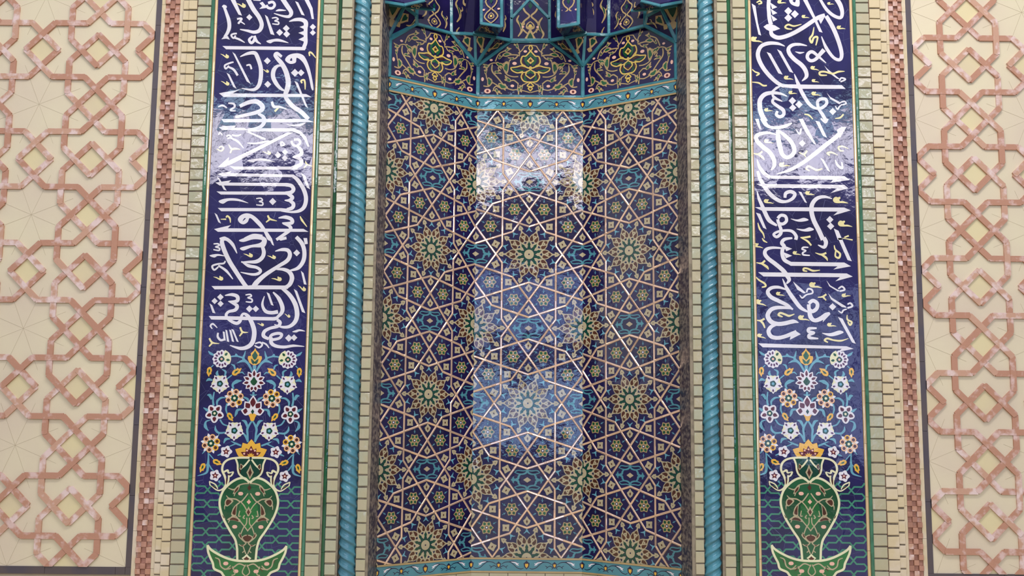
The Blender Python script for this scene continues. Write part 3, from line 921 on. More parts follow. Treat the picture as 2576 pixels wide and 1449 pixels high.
RIGHT = dict(side=1, n='right', panel=PR, zb=wz(1442, 2345), tw=-1, ph=0.0,
    x=[(2290, 2346.5), (2276.5, 2331), (2266.5, 2321.5), (2233, 2284), (2225.5, 2276), (2208.5, 2261), (2180.5, 2234), (2178, 2231), (2145.5, 2197.5),
       (2138, 2188.5), (2130, 2180.5), (2130, 2180.5), (1885, 1914), (1878, 1906), (1871, 1898), (1870, 1897.5), (1838.5, 1865), (1834, 1859.5), (1823.5, 1848), (1799.5, 1822), (1793.5, 1815.5), (1752.5, 1770.5), (1752.5, 1770.5), (1730.5, 1750.5), (1724.5, 1741)],
    A=(24.8, 1370, 2240), B=(20.5, 1378, 2220), G=(33, 1344.4, 2190), C=(20, 1365.8, 1880), D=(4.2, 1367, 1835), E=(20, 1356.5, 1750))
pl = flank(LEFT); pr = flank(RIGHT)
b = MB(); b.box(WALL, XL, wx(421, 339), Z0, wz(1426, 315)-0.075, 0.0, 0.006, 'sandstone'); struct(b.build('trim_1'))
b = MB(); b.box(WALL, wx(2266.5, 2321.5), XR, Z0, wz(1442, 2345)-0.075, 0.0, 0.006, 'sandstone'); struct(b.build('trim_2'))

# ================================================================== stone panels with star strapwork
def clip(poly, x0, x1, y0, y1):
    for ax, v, s in ((0, x0, 1), (0, x1, -1), (1, y0, 1), (1, y1, -1)):
        out = []
        n = len(poly)
        for i in range(n):
            a, b_ = poly[i], poly[(i+1) % n]
            da, db = (a[ax]-v)*s, (b_[ax]-v)*s
            if da >= 0: out.append(a)
            if (da >= 0) != (db >= 0):
                t = da/(da-db); out.append((a[0]+(b_[0]-a[0])*t, a[1]+(b_[1]-a[1])*t))
        poly = out
        if len(poly) < 3: return []
    return poly
q = math.sqrt(2)-1
SEGS = []
for s in (1, -1):
    for r in (1, -1):
        SEGS += [((s, q*r), (s, (2-q)*r)), ((q*s, r), ((2-q)*s, r))]
    SEGS += [((s, -q*1), (0, 1-q)), ((s, q), (0, q-1))]
    SEGS += [((2-q, s), (3-q, 0)), ((2+q, s), (1+q, 0))]
    SEGS += [((-q*s, 1), (s, 2+q)), ((-s, 2-q), (q*s, 3))]
def strapwork(P_, side, zD, xB, L, zb):
    xD = xB+side*2*L                                  # column of linked diamonds
    x0, x1 = (XL, xB) if side < 0 else (xB, XR)
    b = MB(); b.box(WALL, x0, x1, zb, Z1, 0.0, 0.004, 'cream_stone'); b.build('stone_field', P_)
    hw = 0.0188
    b = MB(); f = MB(); jl = MB()
    for ci in range(-3, 4):
        for cj in range(-7, 3):
            ox, oz = xD+ci*4*L, zD+cj*4*L
            for (dx, dy, r) in ((0, 0, 1-q), (2, 0, 1-q), (0, -2, 2-q-1)):
                pp = clip([(ox+dx*L+r*L, oz+dy*L), (ox+dx*L, oz+dy*L+r*L), (ox+dx*L-r*L, oz+dy*L), (ox+dx*L, oz+dy*L-r*L)], x0, x1, zb, Z1)
                if pp: f = MB(); f.solid(WALL, pp, 0.004, 0.0055, 'warm_stone'); f.build('stone_inlay', P_)
            jl = MB()
            for k in range(8):                        # fine joints radiating in the blank stars
                a = math.pi/8+k*math.pi/4
                cx, cz = ox+2*L, oz-2*L
                p1 = (cx+math.cos(a)*1.55*L, cz+math.sin(a)*1.55*L); n_ = (-math.sin(a)*0.0006, math.cos(a)*0.0006)
                pp = clip([(cx+n_[0], cz+n_[1]), (cx-n_[0], cz-n_[1]), (p1[0]-n_[0], p1[1]-n_[1]), (p1[0]+n_[0], p1[1]+n_[1])], x0, x1, zb, Z1)
                if pp: jl.solid(WALL, pp, 0.004, 0.0048, 'joint_line')
            if jl.f: jl.build('star_joint', P_)
            for i, (a, c) in enumerate(SEGS):
                ax, az, cx, cz = ox+a[0]*L, oz-a[1]*L, ox+c[0]*L, oz-c[1]*L
                dx, dz = cx-ax, cz-az; ln = math.hypot(dx, dz); dx /= ln; dz /= ln
                e = hw*math.tan(math.radians(22.5)) 
                if ln < 1e-6: continue
                ax -= dx*e; az -= dz*e; cx += dx*e; cz += dz*e
                wsh = hw*(1-0.0)
                pp = [(ax+dz*wsh, az-dx*wsh), (cx+dz*wsh, cz-dx*wsh), (cx-dz*wsh, cz+dx*wsh), (ax-dz*wsh, az+dx*wsh)]
                # mitred ends
                m_ = 0.83
                pp = [(ax+dx*e*m_+dz*wsh, az+dz*e*m_-dx*wsh), (cx-dx*e*m_+dz*wsh, cz-dz*e*m_-dx*wsh), (cx, cz), (cx-dx*e*m_-dz*wsh, cz-dz*e*m_+dx*wsh), (ax+dx*e*m_-dz*wsh, az+dz*e*m_+dx*wsh), (ax, az)]
                pp = clip(pp, x0, x1, zb, Z1)
                if pp: b.solid(WALL, pp, 0.004, 0.015+0.0003*((i*7) % 20)+0.00015*((ci+cj) % 2), random.choice(['terracotta', 'terracotta', 'terracotta_light']))
    b.build('terracotta_strapwork', P_)
LL = (wz(61, 200)-wz(1349, 200))/18.0
strapwork(PL, -1, wz(128, 247), wx(397.5, 314.5), LL, wz(1426, 315))
LR = (wz(98.4, 2434)-wz(1363, 2490))/18.0*18/18
LR = (wz(165, 2434)-wz(1292, 2490))/16.0
print('L', LL, LR, 'left pitch px check', (wx(397.5, 314.5)-WALL.px(247, 128)[0])/2, (WALL.px(2434.5, 167)[0]-wx(2290, 2346.5))/2)
strapwork(PR, 1, wz(165, 2434), wx(2290, 2346.5), LL, wz(1442, 2345))

# ================================================================== calligraphy panels
PO = 0.030                                             # face of the blue tiling
def cv(ox, oy, s=4.83, off=PO): return lambda X, Y: WALL.px(ox+X/s, oy+Y/s, off)
UNIT = 0.0028/4.83
def glyphs(blobs, T, lo=PO, hi=PO+0.0010):
    white = MB(); n = 0
    for (ox, oy, txt) in blobs:
        f = cv(ox, oy)
        for line in txt.strip().split('\n'):
            hd, body = line.split(';'); kd = hd[0]; pts = ptl(body) if kd != 'D' else None
            h = hi+0.00002*(n % 12); n += 1
            if kd == 'P': white.solid(WALL, [f(*p) for p in pts], lo, h, 'white_glaze')
            elif kd == 'C': white.solid(WALL, [f(*p) for p in spline(pts, 5)], lo, h, 'white_glaze')
            elif kd == 'B': white.solid(WALL, [f(*p) for p in spline(pts, 4)], lo, h+0.0006, 'cobalt_glaze')
            elif kd == 'S': white.stroke(WALL, pts, nums(hd[2:]), lo, h, 'white_glaze', conv=f)
            elif kd == 'D':
                x, y, r = nums(body); o = MB()
                o.solid(WALL, [f(x-r, y), f(x, y-r), f(x+r, y), f(x, y+r)], lo, h, 'white_glaze'); o.build('lozenge_dot', T)
            elif kd == 'Z':
                o = MB(); o.stroke(WALL, pts, nums(hd[2:]), lo, h, 'yellow_glaze', conv=f); o.build('vowel_mark', T)
            elif kd == 'Y':
                (x0, y0), (x1, y1) = pts; dx, dy = x1-x0, y1-y0
                g = lambda a, c: (x0+dx*a-dy*c, y0+dy*a+dx*c)
                s_ = 1 if dx > 0 else -1
                pl_ = [(0, 0), (.35, -.02), (.55, .05), (.62, -.02), (.58, -.14), (.66, -.20), (.76, -.13), (.90, -.12), (1, .02), (.97, .17), (.82, .25), (.6, .2), (.35, .1)]
                o = MB(); o.solid(WALL, [f(*g(a, c*s_)) for a, c in spline(pl_, 3)], lo, h, 'yellow_glaze'); o.build('vowel_mark', T)
    white.build('lettering', T)

def petal(mb, cx, cy, ang, r0, r1, w, m, lo, hi, tip=0.0, bulge=0.6, n=9):
    """drop shaped piece from radius r0 to r1"""
    ca, sa = math.cos(ang), math.sin(ang); L_, R_ = [], []
    for i in range(n+1):
        t = i/n
        ww = w*math.sin(math.pi*min(1, t**bulge*(1-tip*0.0)))**(0.8 if tip == 0 else 1.0) if tip == 0 else w*(math.sin(math.pi*t*0.5/bulge) if t < bulge else 1-((t-bulge)/(1-bulge))**1.3)
        r = r0+(r1-r0)*t
        L_.append((r, max(ww, 0.0001))); R_.append((r, -max(ww, 0.0001)))
    pts = [(cx+r*ca-h*sa, cy+r*sa+h*ca) for r, h in L_+R_[::-1]]
    mb.solid(WALL, pts, lo, hi, m)
def disc(mb, cx, cy, r, m, lo, hi, n=20, k=0, amp=0.0, ph=0.0):
    mb.solid(WALL, [(cx+(r*(1+amp*math.cos(k*2*math.pi*i/n+ph)))*math.cos(2*math.pi*i/n), cy+(r*(1+amp*math.cos(k*2*math.pi*i/n+ph)))*math.sin(2*math.pi*i/n)) for i in range(n)], lo, hi, m)
def flower(T, kind, x, y, r, up=math.pi/2, mir=1):
    lo = PO; h1, h2, h3, h4, h5 = (PO+0.0012+0.0005*i for i in range(5))
    b = MB(); PI2 = 2*math.pi
    if kind == 1:
        disc(b, x, y, r*0.93, 'white_glaze', lo, h1, 60, 12, 0.06)
        a0 = math.radians(20) if mir > 0 else math.radians(160)
        w = [(x, y)]+[(x+r*1.0*math.cos(a0+math.radians(d)), y+r*1.0*math.sin(a0+math.radians(d))) for d in range(-52, 53, 8)]
        b.solid(WALL, w, lo, h2, 'cream_glaze')
        for d in (-28, 28): petal(b, x, y, a0+math.radians(d), r*.5, r*.9, r*.13, 'green_glaze', lo, h3, bulge=0.8)
        for i in range(9): petal(b, x, y, a0+math.radians(72+i*27), r*.48, r*.82, r*.10, 'purple_glaze', lo, h3, bulge=0.8)
        disc(b, x, y, r*.30, 'dark_green_glaze', lo, h3, 16, 4, 0.08); disc(b, x, y, r*.13, 'pink_glaze', lo, h4, 10)
    elif kind == 2:
        disc(b, x, y, r*0.86, 'cream_glaze', lo, h1, 50, 10, 0.05)
        for i in range(5):
            a = -up+PI2*i/5
            petal(b, x, y, a, 0, r*1.08, r*.30, 'white_glaze', lo, h2, tip=1, bulge=0.55)
            petal(b, x, y, a, r*.55, r*.88, r*.10, 'purple_glaze', lo, h3, bulge=1.3)
        disc(b, x, y, r*.32, 'dark_green_glaze', lo, h4, 20, 5, 0.08); disc(b, x, y, r*.15, 'sky_glaze', lo, h5, 10)
    elif kind == 3:
        for i in range(6):
            a = up+PI2*(i+.5)/6-0.2*mir
            petal(b, x, y, a, r*.2, r*1.08, r*.2, 'white_glaze', lo, h1, tip=1, bulge=0.6)
        for i in range(6):
            a = up+PI2*i/6-0.2*mir; px_, py_ = x+r*.66*math.cos(a), y+r*.66*math.sin(a)
            disc(b, px_, py_, r*.30, 'tan_glaze' if False else 'gold_glaze', lo, h2, 14)
            disc(b, px_, py_, r*.25, 'pink_glaze', lo, h2+.0002, 14)
            disc(b, px_, py_, r*.17, 'brown_glaze', lo, h3, 12)
        disc(b, x, y, r*.34, 'dark_green_glaze', lo, h4, 20, 5, 0.08); disc(b, x, y, r*.14, 'cream_glaze', lo, h5, 10)
    elif kind == 4:
        for i in range(5):
            a = -up+PI2*i/5; px_, py_ = x+r*.58*math.cos(a), y+r*.58*math.sin(a)
            disc(b, px_, py_, r*.40, 'white_glaze', lo, h1, 18, 3, 0.07, -3*a)
            petal(b, x, y, a, r*.36, r*.86, r*.19, 'maroon_glaze', lo, h3, bulge=0.7)
        disc(b, x, y, r*.5, 'white_glaze', lo, h1+.0001, 14)
        disc(b, x, y, r*.30, 'dark_green_glaze', lo, h4, 20, 5, 0.08); disc(b, x, y, r*.13, 'cream_glaze', lo, h5, 10)
    elif kind == 5:
        disc(b, x, y, r*.86, 'white_glaze', lo, h1, 40, 5, 0.14, 5*up-5*math.pi/2+math.pi*0.5*0)
        st = [(x+(r*.62 if i % 2 == 0 else r*.30)*math.cos(up+math.pi*i/5), y+(r*.62 if i % 2 == 0 else r*.30)*math.sin(up+math.pi*i/5)) for i in range(10)]
        b.solid(WALL, st, lo, h2, 'maroon_glaze'); disc(b, x, y, r*.16, 'pink_glaze', lo, h3, 10)
    return b.build('blossom', T)
def bud(T, x, y, r, ang):
    b = MB()
    ca, sa = math.cos(ang), math.sin(ang)
    o = [(1.05, 0), (.62, .16), (.55, .42), (.2, .40), (-.1, .5), (-.5, .42), (-.8, .16), (-.72, -.2), (-.4, -.45), (0, -.42), (.25, -.5), (.6, -.3)]
    b.solid(WALL, [(x+r*(p*ca-q_*sa), y+r*(p*sa+q_*ca)) for p, q_ in spline(o, 3)], PO, PO+.0014, 'gold_glaze')
    o = [(.5, 0), (.2, .08), (0, .2), (-.3, .12), (-.45, -.05), (-.15, -.15), (.1, -.12)]
    b.solid(WALL, [(x+r*(p*ca-q_*sa), y+r*(p*sa+q_*ca)) for p, q_ in o], PO, PO+.0020, 'green_glaze')
    return b.build('flower_bud', T)

fL, fV = cv(480, 870), cv(440, 1149)
AXL = 0.5*(WALL.px(480+787/4.83, 870+110/4.83, PO)[0]+WALL.px(440+870/4.83, 1149+1100/4.83, PO)[0])
ZL = WALL.px(643, 892.8, PO)[1]
def garden(T, ax, dz, z_bot, x0, x1):
    """flower spray rising from a vase; each half mirrors the other"""
    U = UNIT
    def put(f, X, Y, mir):
        a, z = f(X, Y)
        # straighten: distances from the panel axis as traced
        return (ax+mir*(a-AXL), z+dz)
    for f, XX, YY, r, kd in ((fL, 375, 160, 104, 1), (fL, 355, 460, 104, 2), (fL, 532, 635, 106, 3), (fL, 290, 820, 104, 4), (fL, 530, 1030, 104, 2), (fL, 245, 1185, 106, 3), (fL, 430, 1285, 68, 5), (fV, 490, 228, 66, 5)):
        for mir in (1, -1):
            x, z = put(f, XX, YY, mir); flower(T, kd, x, z, r*U, math.pi/2, mir)
    for f, XX, YY, r, a in ((fL, 225, 308, 58, -92), (fL, 555, 316, 66, 38), (fL, 478, 860, 58, -55), (fV, 335, 128, 58, -110), (fV, 510, 66, 58, -22)):
        for mir in (1, -1):
            x, z = put(f, XX, YY, mir); an = math.radians(a if mir > 0 else 180-a); bud(T, x, z, r*U, an)
    b = MB()
    for line in VINE.strip().split('\n'):
        w_, p_ = line.split(';')
        for mir in (1, -1):
            b.stroke(WALL, [put(fL, *p, mir) for p in ptl(p_)], [w*U for w in nums(w_)], PO, PO+0.0008, 'sky_glaze')
    b.build('vine', T)
    # trefoil on top, palmette, lotus and crown on the axis
    c = lambda X, Y: put(fL, X, Y, 1)
    def axis(Y): return (ax, fL(787, Y)[1]+dz)
    b = MB(); zc = axis(165)[1]
    for mir in (1, -1):
        o = [(0, 125), (14, 98), (48, 65), (42, 40), (75, 35), (78, 10), (60, -35), (25, -58), (0, -66)]
        b.solid(WALL, [(ax+mir*p*U, zc+q_*U) for p, q_ in o]+[(ax, zc-60*U)], PO, PO+.0014, 'gold_glaze')
        petal(b, ax, zc-56*U, math.radians(90-mir*33), 8*U, 76*U, 15*U, 'green_glaze', PO, PO+.002)
    b.solid(WALL, [(ax+p*U, zc+q_*U) for p, q_ in ((0, 95), (12, 75), (32, 45), (18, 10), (0, -6), (-18, 10), (-32, 45), (-12, 75))], PO, PO+.002, 'green_glaze')
    b.build('trefoil', T)
    b = MB(); zc = axis(435)[1]
    for i in range(11):
        a = math.pi/2+(i-5)*math.radians(33); rr = 140*U if i == 5 else (128 if abs(i-5) < 4 else 118)*U
        petal(b, ax, zc, a, 0, rr, 29*U, 'white_glaze', PO, PO+.0014, tip=1, bulge=0.66); petal(b, ax, zc, a, 58*U, rr-18*U, 14*U, 'maroon_glaze', PO, PO+.002, bulge=.8)
    disc(b, ax, zc, 54*U, 'white_glaze', PO, PO+.0015)
    b.solid(WALL, [(ax+p*U, zc+q_*U) for p, q_ in spline([(0, 52), (22, 22), (38, 0), (20, -30), (0, -42), (-20, -30), (-38, 0), (-22, 22)], 3)], PO, PO+.0022, 'green_glaze')
    b.build('palmette', T)
    b = MB(); zc = axis(800)[1]
    b.solid(WALL, [(ax+p*U, zc+q_*U) for p, q_ in ((-55, -20), (-30, -60), (-20, -95), (0, -105), (20, -95), (30, -60), (55, -20))], PO, PO+.0012, 'gold_glaze')
    for a, rr in ((90, 185), (52, 150), (128, 150), (8, 130), (172, 130)):
        a = math.radians(a); petal(b, ax, zc-6*U, a, 0, rr*U, 47*U, 'white_glaze', PO, PO+.0014, tip=1, bulge=0.6); petal(b, ax, zc-6*U, a, 55*U, (rr-22)*U, 30*U, 'maroon_glaze', PO, PO+.002, tip=1, bulge=.5)
    disc(b, ax, zc, 50*U, 'white_glaze', PO, PO+.0015)
    b.solid(WALL, [(ax+p*U, zc+q_*U) for p, q_ in ((0, 28), (18, 0), (0, -30), (-18, 0))], PO, PO+.0022, 'dark_green_glaze')
    b.build('lotus', T)
    b = MB(); zc = axis(1350)[1]
    for a, rr in ((90, 190), (58, 178), (122, 178), (25, 190), (155, 190)):
        a = math.radians(a); petal(b, ax, zc, a, 0, rr*U, 56*U, 'gold_glaze', PO, PO+.0014, tip=1, bulge=0.6)
        petal(b, ax, zc, a, 30*U, (rr-70)*U, 22*U, 'maroon_glaze', PO, PO+.002, tip=1, bulge=0.5)
        disc(b, ax+math.cos(a)*80*U, zc+math.sin(a)*80*U, 11*U, 'pink_glaze', PO, PO+.0026)
    b.build('lotus_crown', T)
    # interlaced lattice behind the vase
    b = MB(); n0 = put(fV, 398, 400, 1); n1 = put(fV, 385, 910, 1); dzl = (n0[1]-n1[1])/3
    dxl = abs(put(fV, 552, 815, 1)[0]-put(fV, 389, 740, 1)[0])
    xl = ax-abs(n0[0]-ax)
    zt = n0[1]+0.55*dzl
    for side in (1, -1):
        for i in range(-3, 4):
            for k in range(-3, 14):
                X0 = xl+i*dxl if side > 0 else 2*ax-xl-i*dxl
                Zn = n0[1]-k*dzl-(0.5*dzl if i % 2 else 0)
                for up_ in (1, -1):
                    pts = [(0, 0), (.22, .25), (.78, .25), (1, .5)]
                    pp = [(X0+side*p*dxl, Zn+up_*q_*dzl) for p, q_ in pts]
                    for j in range(3):
                        (xa, za), (xb, zb_) = pp[j], pp[j+1]
                        hw = 0.0050; l_ = math.hypot(xb-xa, zb_-za); nx, nz = -(zb_-za)/l_*hw, (xb-xa)/l_*hw
                        ex, ez = (xb-xa)/l_*hw*.4, (zb_-za)/l_*hw*.4
                        lim = (max(x0, ax-9), ax) if side > 0 else (ax, x1)
                        quad = clip([(xa-ex+nx, za-ez+nz), (xb+ex+nx, zb_+ez+nz), (xb+ex-nx, zb_+ez-nz), (xa-ex-nx, za-ez-nz)], lim[0], lim[1], z_bot, zt)
                        if quad: b.solid(WALL, quad, PO, PO+.0006+0.00004*(k % 3), 'lattice_glaze')
    b.build('lattice', T)
    # vase and its dish
    V = bpy.data.objects.new('vase_inlay', None)
    vb = MB(); body = [(905, 300), (850, 262), (765, 268), (670, 325), (590, 410), (548, 520), (550, 620), (590, 750), (670, 900), (735, 1010), (757, 1120), (759, 1262), (862, 1270)]
    bl = [put(fV, *p, 1) for p in spline(body[:-1], 3)[:-3]]+[(ax, put(fV, 862, 1270, 1)[1])]
    bl[0] = (ax, bl[0][1])
    for mir in (1, -1): vb.solid(WALL, [(ax+mir*(p[0]-ax), p[1]) for p in bl], PO, PO+.0012, 'green_glaze')
    neck = [(908, 20), (738, 20), (762, 90), (768, 170), (800, 230), (905, 300)]
    nk = [put(fV, *p, 1) for p in neck]; nk[0] = (ax, nk[0][1]); nk[-1] = (ax, nk[-1][1])
    for mir in (1, -1): vb.solid(WALL, [(ax+mir*(p[0]-ax), p[1]) for p in nk], PO, PO+.0012, 'dark_green_glaze')
    # brighter green heart
    hp = [(890, 470), (840, 540), (790, 590), (770, 680), (790, 780), (840, 850), (885, 880)]
    hh = [put(fV, *p, 1) for p in hp]; hh[0] = (ax, hh[0][1]); hh[-1] = (ax, hh[-1][1])
    for mir in (1, -1): vb.solid(WALL, [(ax+mir*(p[0]-ax), p[1]) for p in hh], PO, PO+.0015, 'leaf_glaze')
    vobj = vb.build('vase', T)
    ob = MB()
    for line in VOUT.strip().split('\n'):
        w_, p_ = line.split(';')
        for mir in (1, -1): ob.stroke(WALL, [put(fV, *p, mir) for p in ptl(p_)], [w*U for w in nums(w_)], PO, PO+0.0022, 'cream_glaze')
    ob.build('vase_outline', vobj)
    ob = MB()
    for line in VIN.strip().split('\n'):
        w_, p_ = line.split(';')
        for mir in (1, -1): ob.stroke(WALL, [put(fV, *p, mir) for p in ptl(p_)], [w*U for w in nums(w_)], PO, PO+0.0020, 'rosette_glaze')
    ob.build('vase_scroll', vobj)
    for i_, line in enumerate(VBR.strip().split('\n')):
        pts = spline(ptl(line), 3); mx_ = sum(p[0] for p in pts)/len(pts); my_ = sum(p[1] for p in pts)/len(pts)
        for mir in (1, -1):
            ob = MB()
            if i_ not in (6, 7, 8, 9): ob.solid(WALL, [put(fV, mx_+(p[0]-mx_)*1.55, my_+(p[1]-my_)*1.4, mir) for p in pts], PO, PO+0.0021, 'rosette_glaze')
            ob.solid(WALL, [put(fV, *p, mir) for p in pts], PO, PO+0.0028, 'brown_glaze'); ob.build('vase_leaf', vobj)
    for (X, Y, rx, rz, m) in ((908, 190, 40, 78, 'rosette_glaze'), (908, 192, 20, 46, 'brown_glaze'), (892, 375, 22, 34, 'brown_glaze'), (885, 548, 24, 26, 'pink_glaze'), (885, 668, 34, 52, 'rosette_glaze'), (884, 672, 18, 30, 'brown_glaze'), (872, 990, 36, 38, 'brown_glaze'), (855, 1232, 52, 42, 'cream_glaze'), (855, 1240, 34, 24, 'brown_glaze')):
        zc = put(fV, X, Y, 1)[1]; ob = MB()
        ob.solid(WALL, [(ax+p*rx*U, zc+q_*rz*U) for p, q_ in ((0, 1.1), (.45, .5), (1, 0), (.45, -.55), (0, -1), (-.45, -.55), (-1, 0), (-.45, .5))], PO, PO+.0026+(0.0006 if m in ('brown_glaze',) else 0), m); ob.build('vase_gem', vobj)
    for X, Y in ((800, 448), (728, 850)):
        for mir in (1, -1):
            x, z = put(fV, X, Y, mir); ob = MB(); disc(ob, x, z, 24*U, 'pink_glaze', PO, PO+.0026, 10, 2, .2); ob.build('vase_gem', vobj)
    tb = MB(); tr = [put(fV, *p, 1) for p in ptl(TRAY)]
    tr[5] = (ax, tr[5][1]); tr[6] = (ax, tr[6][1])
    for mir in (1, -1): tb.solid(WALL, [(ax+mir*(p[0]-ax), p[1]) for p in tr], PO, PO+.0027, 'leaf_glaze')
    tobj = tb.build('dish', T)
    ob = MB()
    for mir in (1, -1):
        loop = [(ax+mir*(p[0]-ax), p[1]) for p in tr]
        ob.stroke(WALL, loop[:6], [16*U]+[24*U]*5, PO, PO+.0034, 'cream_glaze')
        ob.stroke(WALL, loop[7:]+[loop[0]], [24*U]*6, PO, PO+.0034, 'cream_glaze')
        for w_, p_ in (('8,14,14,14,10', '490,1225 540,1250 560,1330 620,1365 680,1320'), ('12,14,14,12', '600,1370 700,1350 780,1300 860,1330'), ('10,12,12', '860,1310 820,1400 860,1450'), ('10,12,10', '700,1330 730,1420 690,1440')):
            ob.stroke(WALL, [put(fV, *p, mir) for p in ptl(p_)], [w*U for w in nums(w_)], PO, PO+.0032, 'rosette_glaze')
        for X, Y in ((620, 1296), (742, 1390)):
            x, z = put(fV, X, Y, mir); disc(ob, x, z, 24*U, 'pink_glaze', PO, PO+.0033, 10, 2, .2)
        ob.solid(WALL, [put(fV, *p, mir) for p in ((520, 1240), (550, 1280), (535, 1290))], PO, PO+.0033, 'brown_glaze')
        ob.solid(WALL, [put(fV, *p, mir) for p in ((655, 1395), (700, 1330), (690, 1370))], PO, PO+.0036, 'brown_glaze')
    ob.build('dish_ornament', tobj)
mat('leaf_glaze', (38, 108, 56), var=0.25, vscale=5, **dict(G, tile=0.02))

for (x0, x1), nm, blobs, ax, dz in ((sorted(pl), 'left', ((480, 0, L1), (480, 300, L2), (480, 600, L3)), AXL, 0.0),
                                    (sorted(pr), 'right', ((1840, 0, R1), (1840, 300, R2), (1840, 600, R3)),
                                     0.5*(WALL.px(1840+897/4.83, 893, PO)[0]+WALL.px(1840+975/4.83, 1149+1100/4.83, PO)[0]), WALL.px(2025.7, 892.8, PO)[1]-ZL)):
    T = thing('calligraphy_panel', 'tall dark blue tile panel %s of the niche with white calligraphy above a flower vase' % nm, 'tile panel', 'blue calligraphy panels', ((x0+x1)/2, 0, Z0))
    b = MB(); b.box(WALL, x0, x1, Z0, Z1, 0.0, PO, 'cobalt_glaze'); b.build('tile_field', T)
    glyphs(blobs, T)
    garden(T, ax, dz, Z0, x0, x1)
# ================================================================== niche: star tiling on three faces
zrow = FC.px(1332, 640)[1]                             # height of a rosette centre on the middle face
def flats(mb, P, polys, off, m, lim):
    off += lift()
    for pi_, p in enumerate(polys):
        c = clip(p, *lim)
        if len(c) >= 3:
            a = sum(c[i][0]*c[(i+1) % len(c)][1]-c[(i+1) % len(c)][0]*c[i][1] for i in range(len(c)))
            if abs(a) < 1e-9: continue
            o2 = off+(pi_ % 12)*1.1e-5 if len(polys) > 3 and len(p) == 4 else off
            mb.face([P.at(x, y, o2) for x, y in (c if a > 0 else c[::-1])], m)
def ribbon(pts, ws, smooth=4):
    c, w, n = [], [], len(pts)
    if len(ws) != n: print('WIDTHS', len(ws), n, pts[:2]); ws = [ws[min(int(i*(len(ws)-1)/(n-1)+.5), len(ws)-1)] for i in range(n)]
    for i in range(n-1):
        p0, p1, p2, p3 = pts[max(i-1, 0)], pts[i], pts[i+1], pts[min(i+2, n-1)]
        k = smooth if n > 2 else 1
        for j in range(k):
            t = j/k
            c.append(tuple(0.5*((2*p1[q_])+(-p0[q_]+p2[q_])*t+(2*p0[q_]-5*p1[q_]+4*p2[q_]-p3[q_])*t*t+(-p0[q_]+3*p1[q_]-3*p2[q_]+p3[q_])*t**3) for q_ in (0, 1)))
            w.append(ws[i]*(1-t)+ws[i+1]*t)
    c.append(pts[-1]); w.append(ws[-1]); A, B = [], []
    for i in range(len(c)):
        a, b_ = c[max(i-1, 0)], c[min(i+1, len(c)-1)]; dx, dy = b_[0]-a[0], b_[1]-a[1]; l_ = math.hypot(dx, dy) or 1e-9
        A.append((c[i][0]-dy/l_*w[i]/2, c[i][1]+dx/l_*w[i]/2)); B.append((c[i][0]+dy/l_*w[i]/2, c[i][1]-dx/l_*w[i]/2))
    return [[B[i], B[i+1], A[i+1], A[i]] for i in range(len(c)-1)]
def tris(pts):
    return [[pts[j] for j in t] for t in tessellate_polygon([[Vector((x, y, 0)) for x, y in pts]])]
def xf(polys, cx, cy, ang, sc, mir=1):
    ca, sa = math.cos(ang), math.sin(ang)
    return [[(cx+sc*(x*ca-mir*y*sa), cy+sc*(x*sa+mir*y*ca)) for x, y in p] for p in polys]
def ngon(r, n, ph=0.0, cx=0, cy=0, sx=1, sy=1): return [(cx+sx*r*math.cos(ph+2*math.pi*i/n), cy+sy*r*math.sin(ph+2*math.pi*i/n)) for i in range(n)]

# --- motifs in pattern units (1000 = width of one face)
ROS = []                                               # list of (layer, material, polys)
for k in range(10):
    a = math.pi*k/5
    out = [(58, 0), (80, 15), (96, 16), (112, 34), (130, 44), (154, 47), (180, 38), (202, 20), (224, 7), (224, -7), (202, -20), (180, -38), (154, -47), (130, -44), (112, -34), (96, -16), (80, -15)]
    ROS.append((1, 'rosette_glaze', xf(tris(out), 0, 0, a, 1)))
    ROS.append((1, 'rosette_glaze', xf([[(215, -7), (240, -8), (240, 8), (215, 7)], [(240, -23), (266, -19), (266, 19), (240, 23)], [(266, -19), (288, 0), (266, 19)]], 0, 0, a, 1)))
    ROS.append((2, 'brown_glaze', xf(tris([(130, 10), (124, 26), (136, 37), (154, 39), (176, 31), (194, 17), (211, 0), (194, -17), (176, -31), (154, -39), (136, -37), (124, -26), (130, -10), (140, 0)]), 0, 0, a, 1)))
    ROS.append((3, 'rosette_glaze', xf([ngon(17, 12, 0, 166, 0), [(122, -7), (155, -7), (155, 7), (122, 7)]]+ribbon([(168, 14), (184, 22), (188, 12)], [8, 9, 4], 2)+ribbon([(168, -14), (184, -22), (188, -12)], [8, 9, 4], 2), 0, 0, a, 1)))
    ROS.append((4, 'brown_glaze', xf([ngon(4.5, 6, 0, 166, 0)], 0, 0, a, 1)))
    ROS.append((2, 'navy_glaze', xf(tris([(100, 0), (108, 6), (116, 15), (122, 6), (132, 0), (122, -6), (116, -15), (108, -6)]), 0, 0, a, 1)))
    ROS.append((3, 'brown_glaze', xf([ngon(4, 6, 0, 257, 0)], 0, 0, a, 1)))
    g = a+math.pi/10
    ROS.append((2, 'dark_green_glaze', xf(tris([(30, -16), (58, -13), (72, -8), (92, -14), (122, 0), (92, 14), (72, 8), (58, 13), (30, 16)]), 0, 0, g, 1)))
    ROS.append((1, 'sky_glaze', xf(ribbon([(262, 0), (236, 0), (214, -28)], [12, 12, 6], 2)+ribbon([(236, 0), (214, 28)], [12, 6], 1)+[[(232, -16), (246, -6), (246, 6), (232, 16)]], 0, 0, g, 1)))
ROS.append((3, 'rosette_glaze', [ngon(45, 20)])); ROS.append((4, 'navy_glaze', [ngon(8, 6)]))
STARF = []
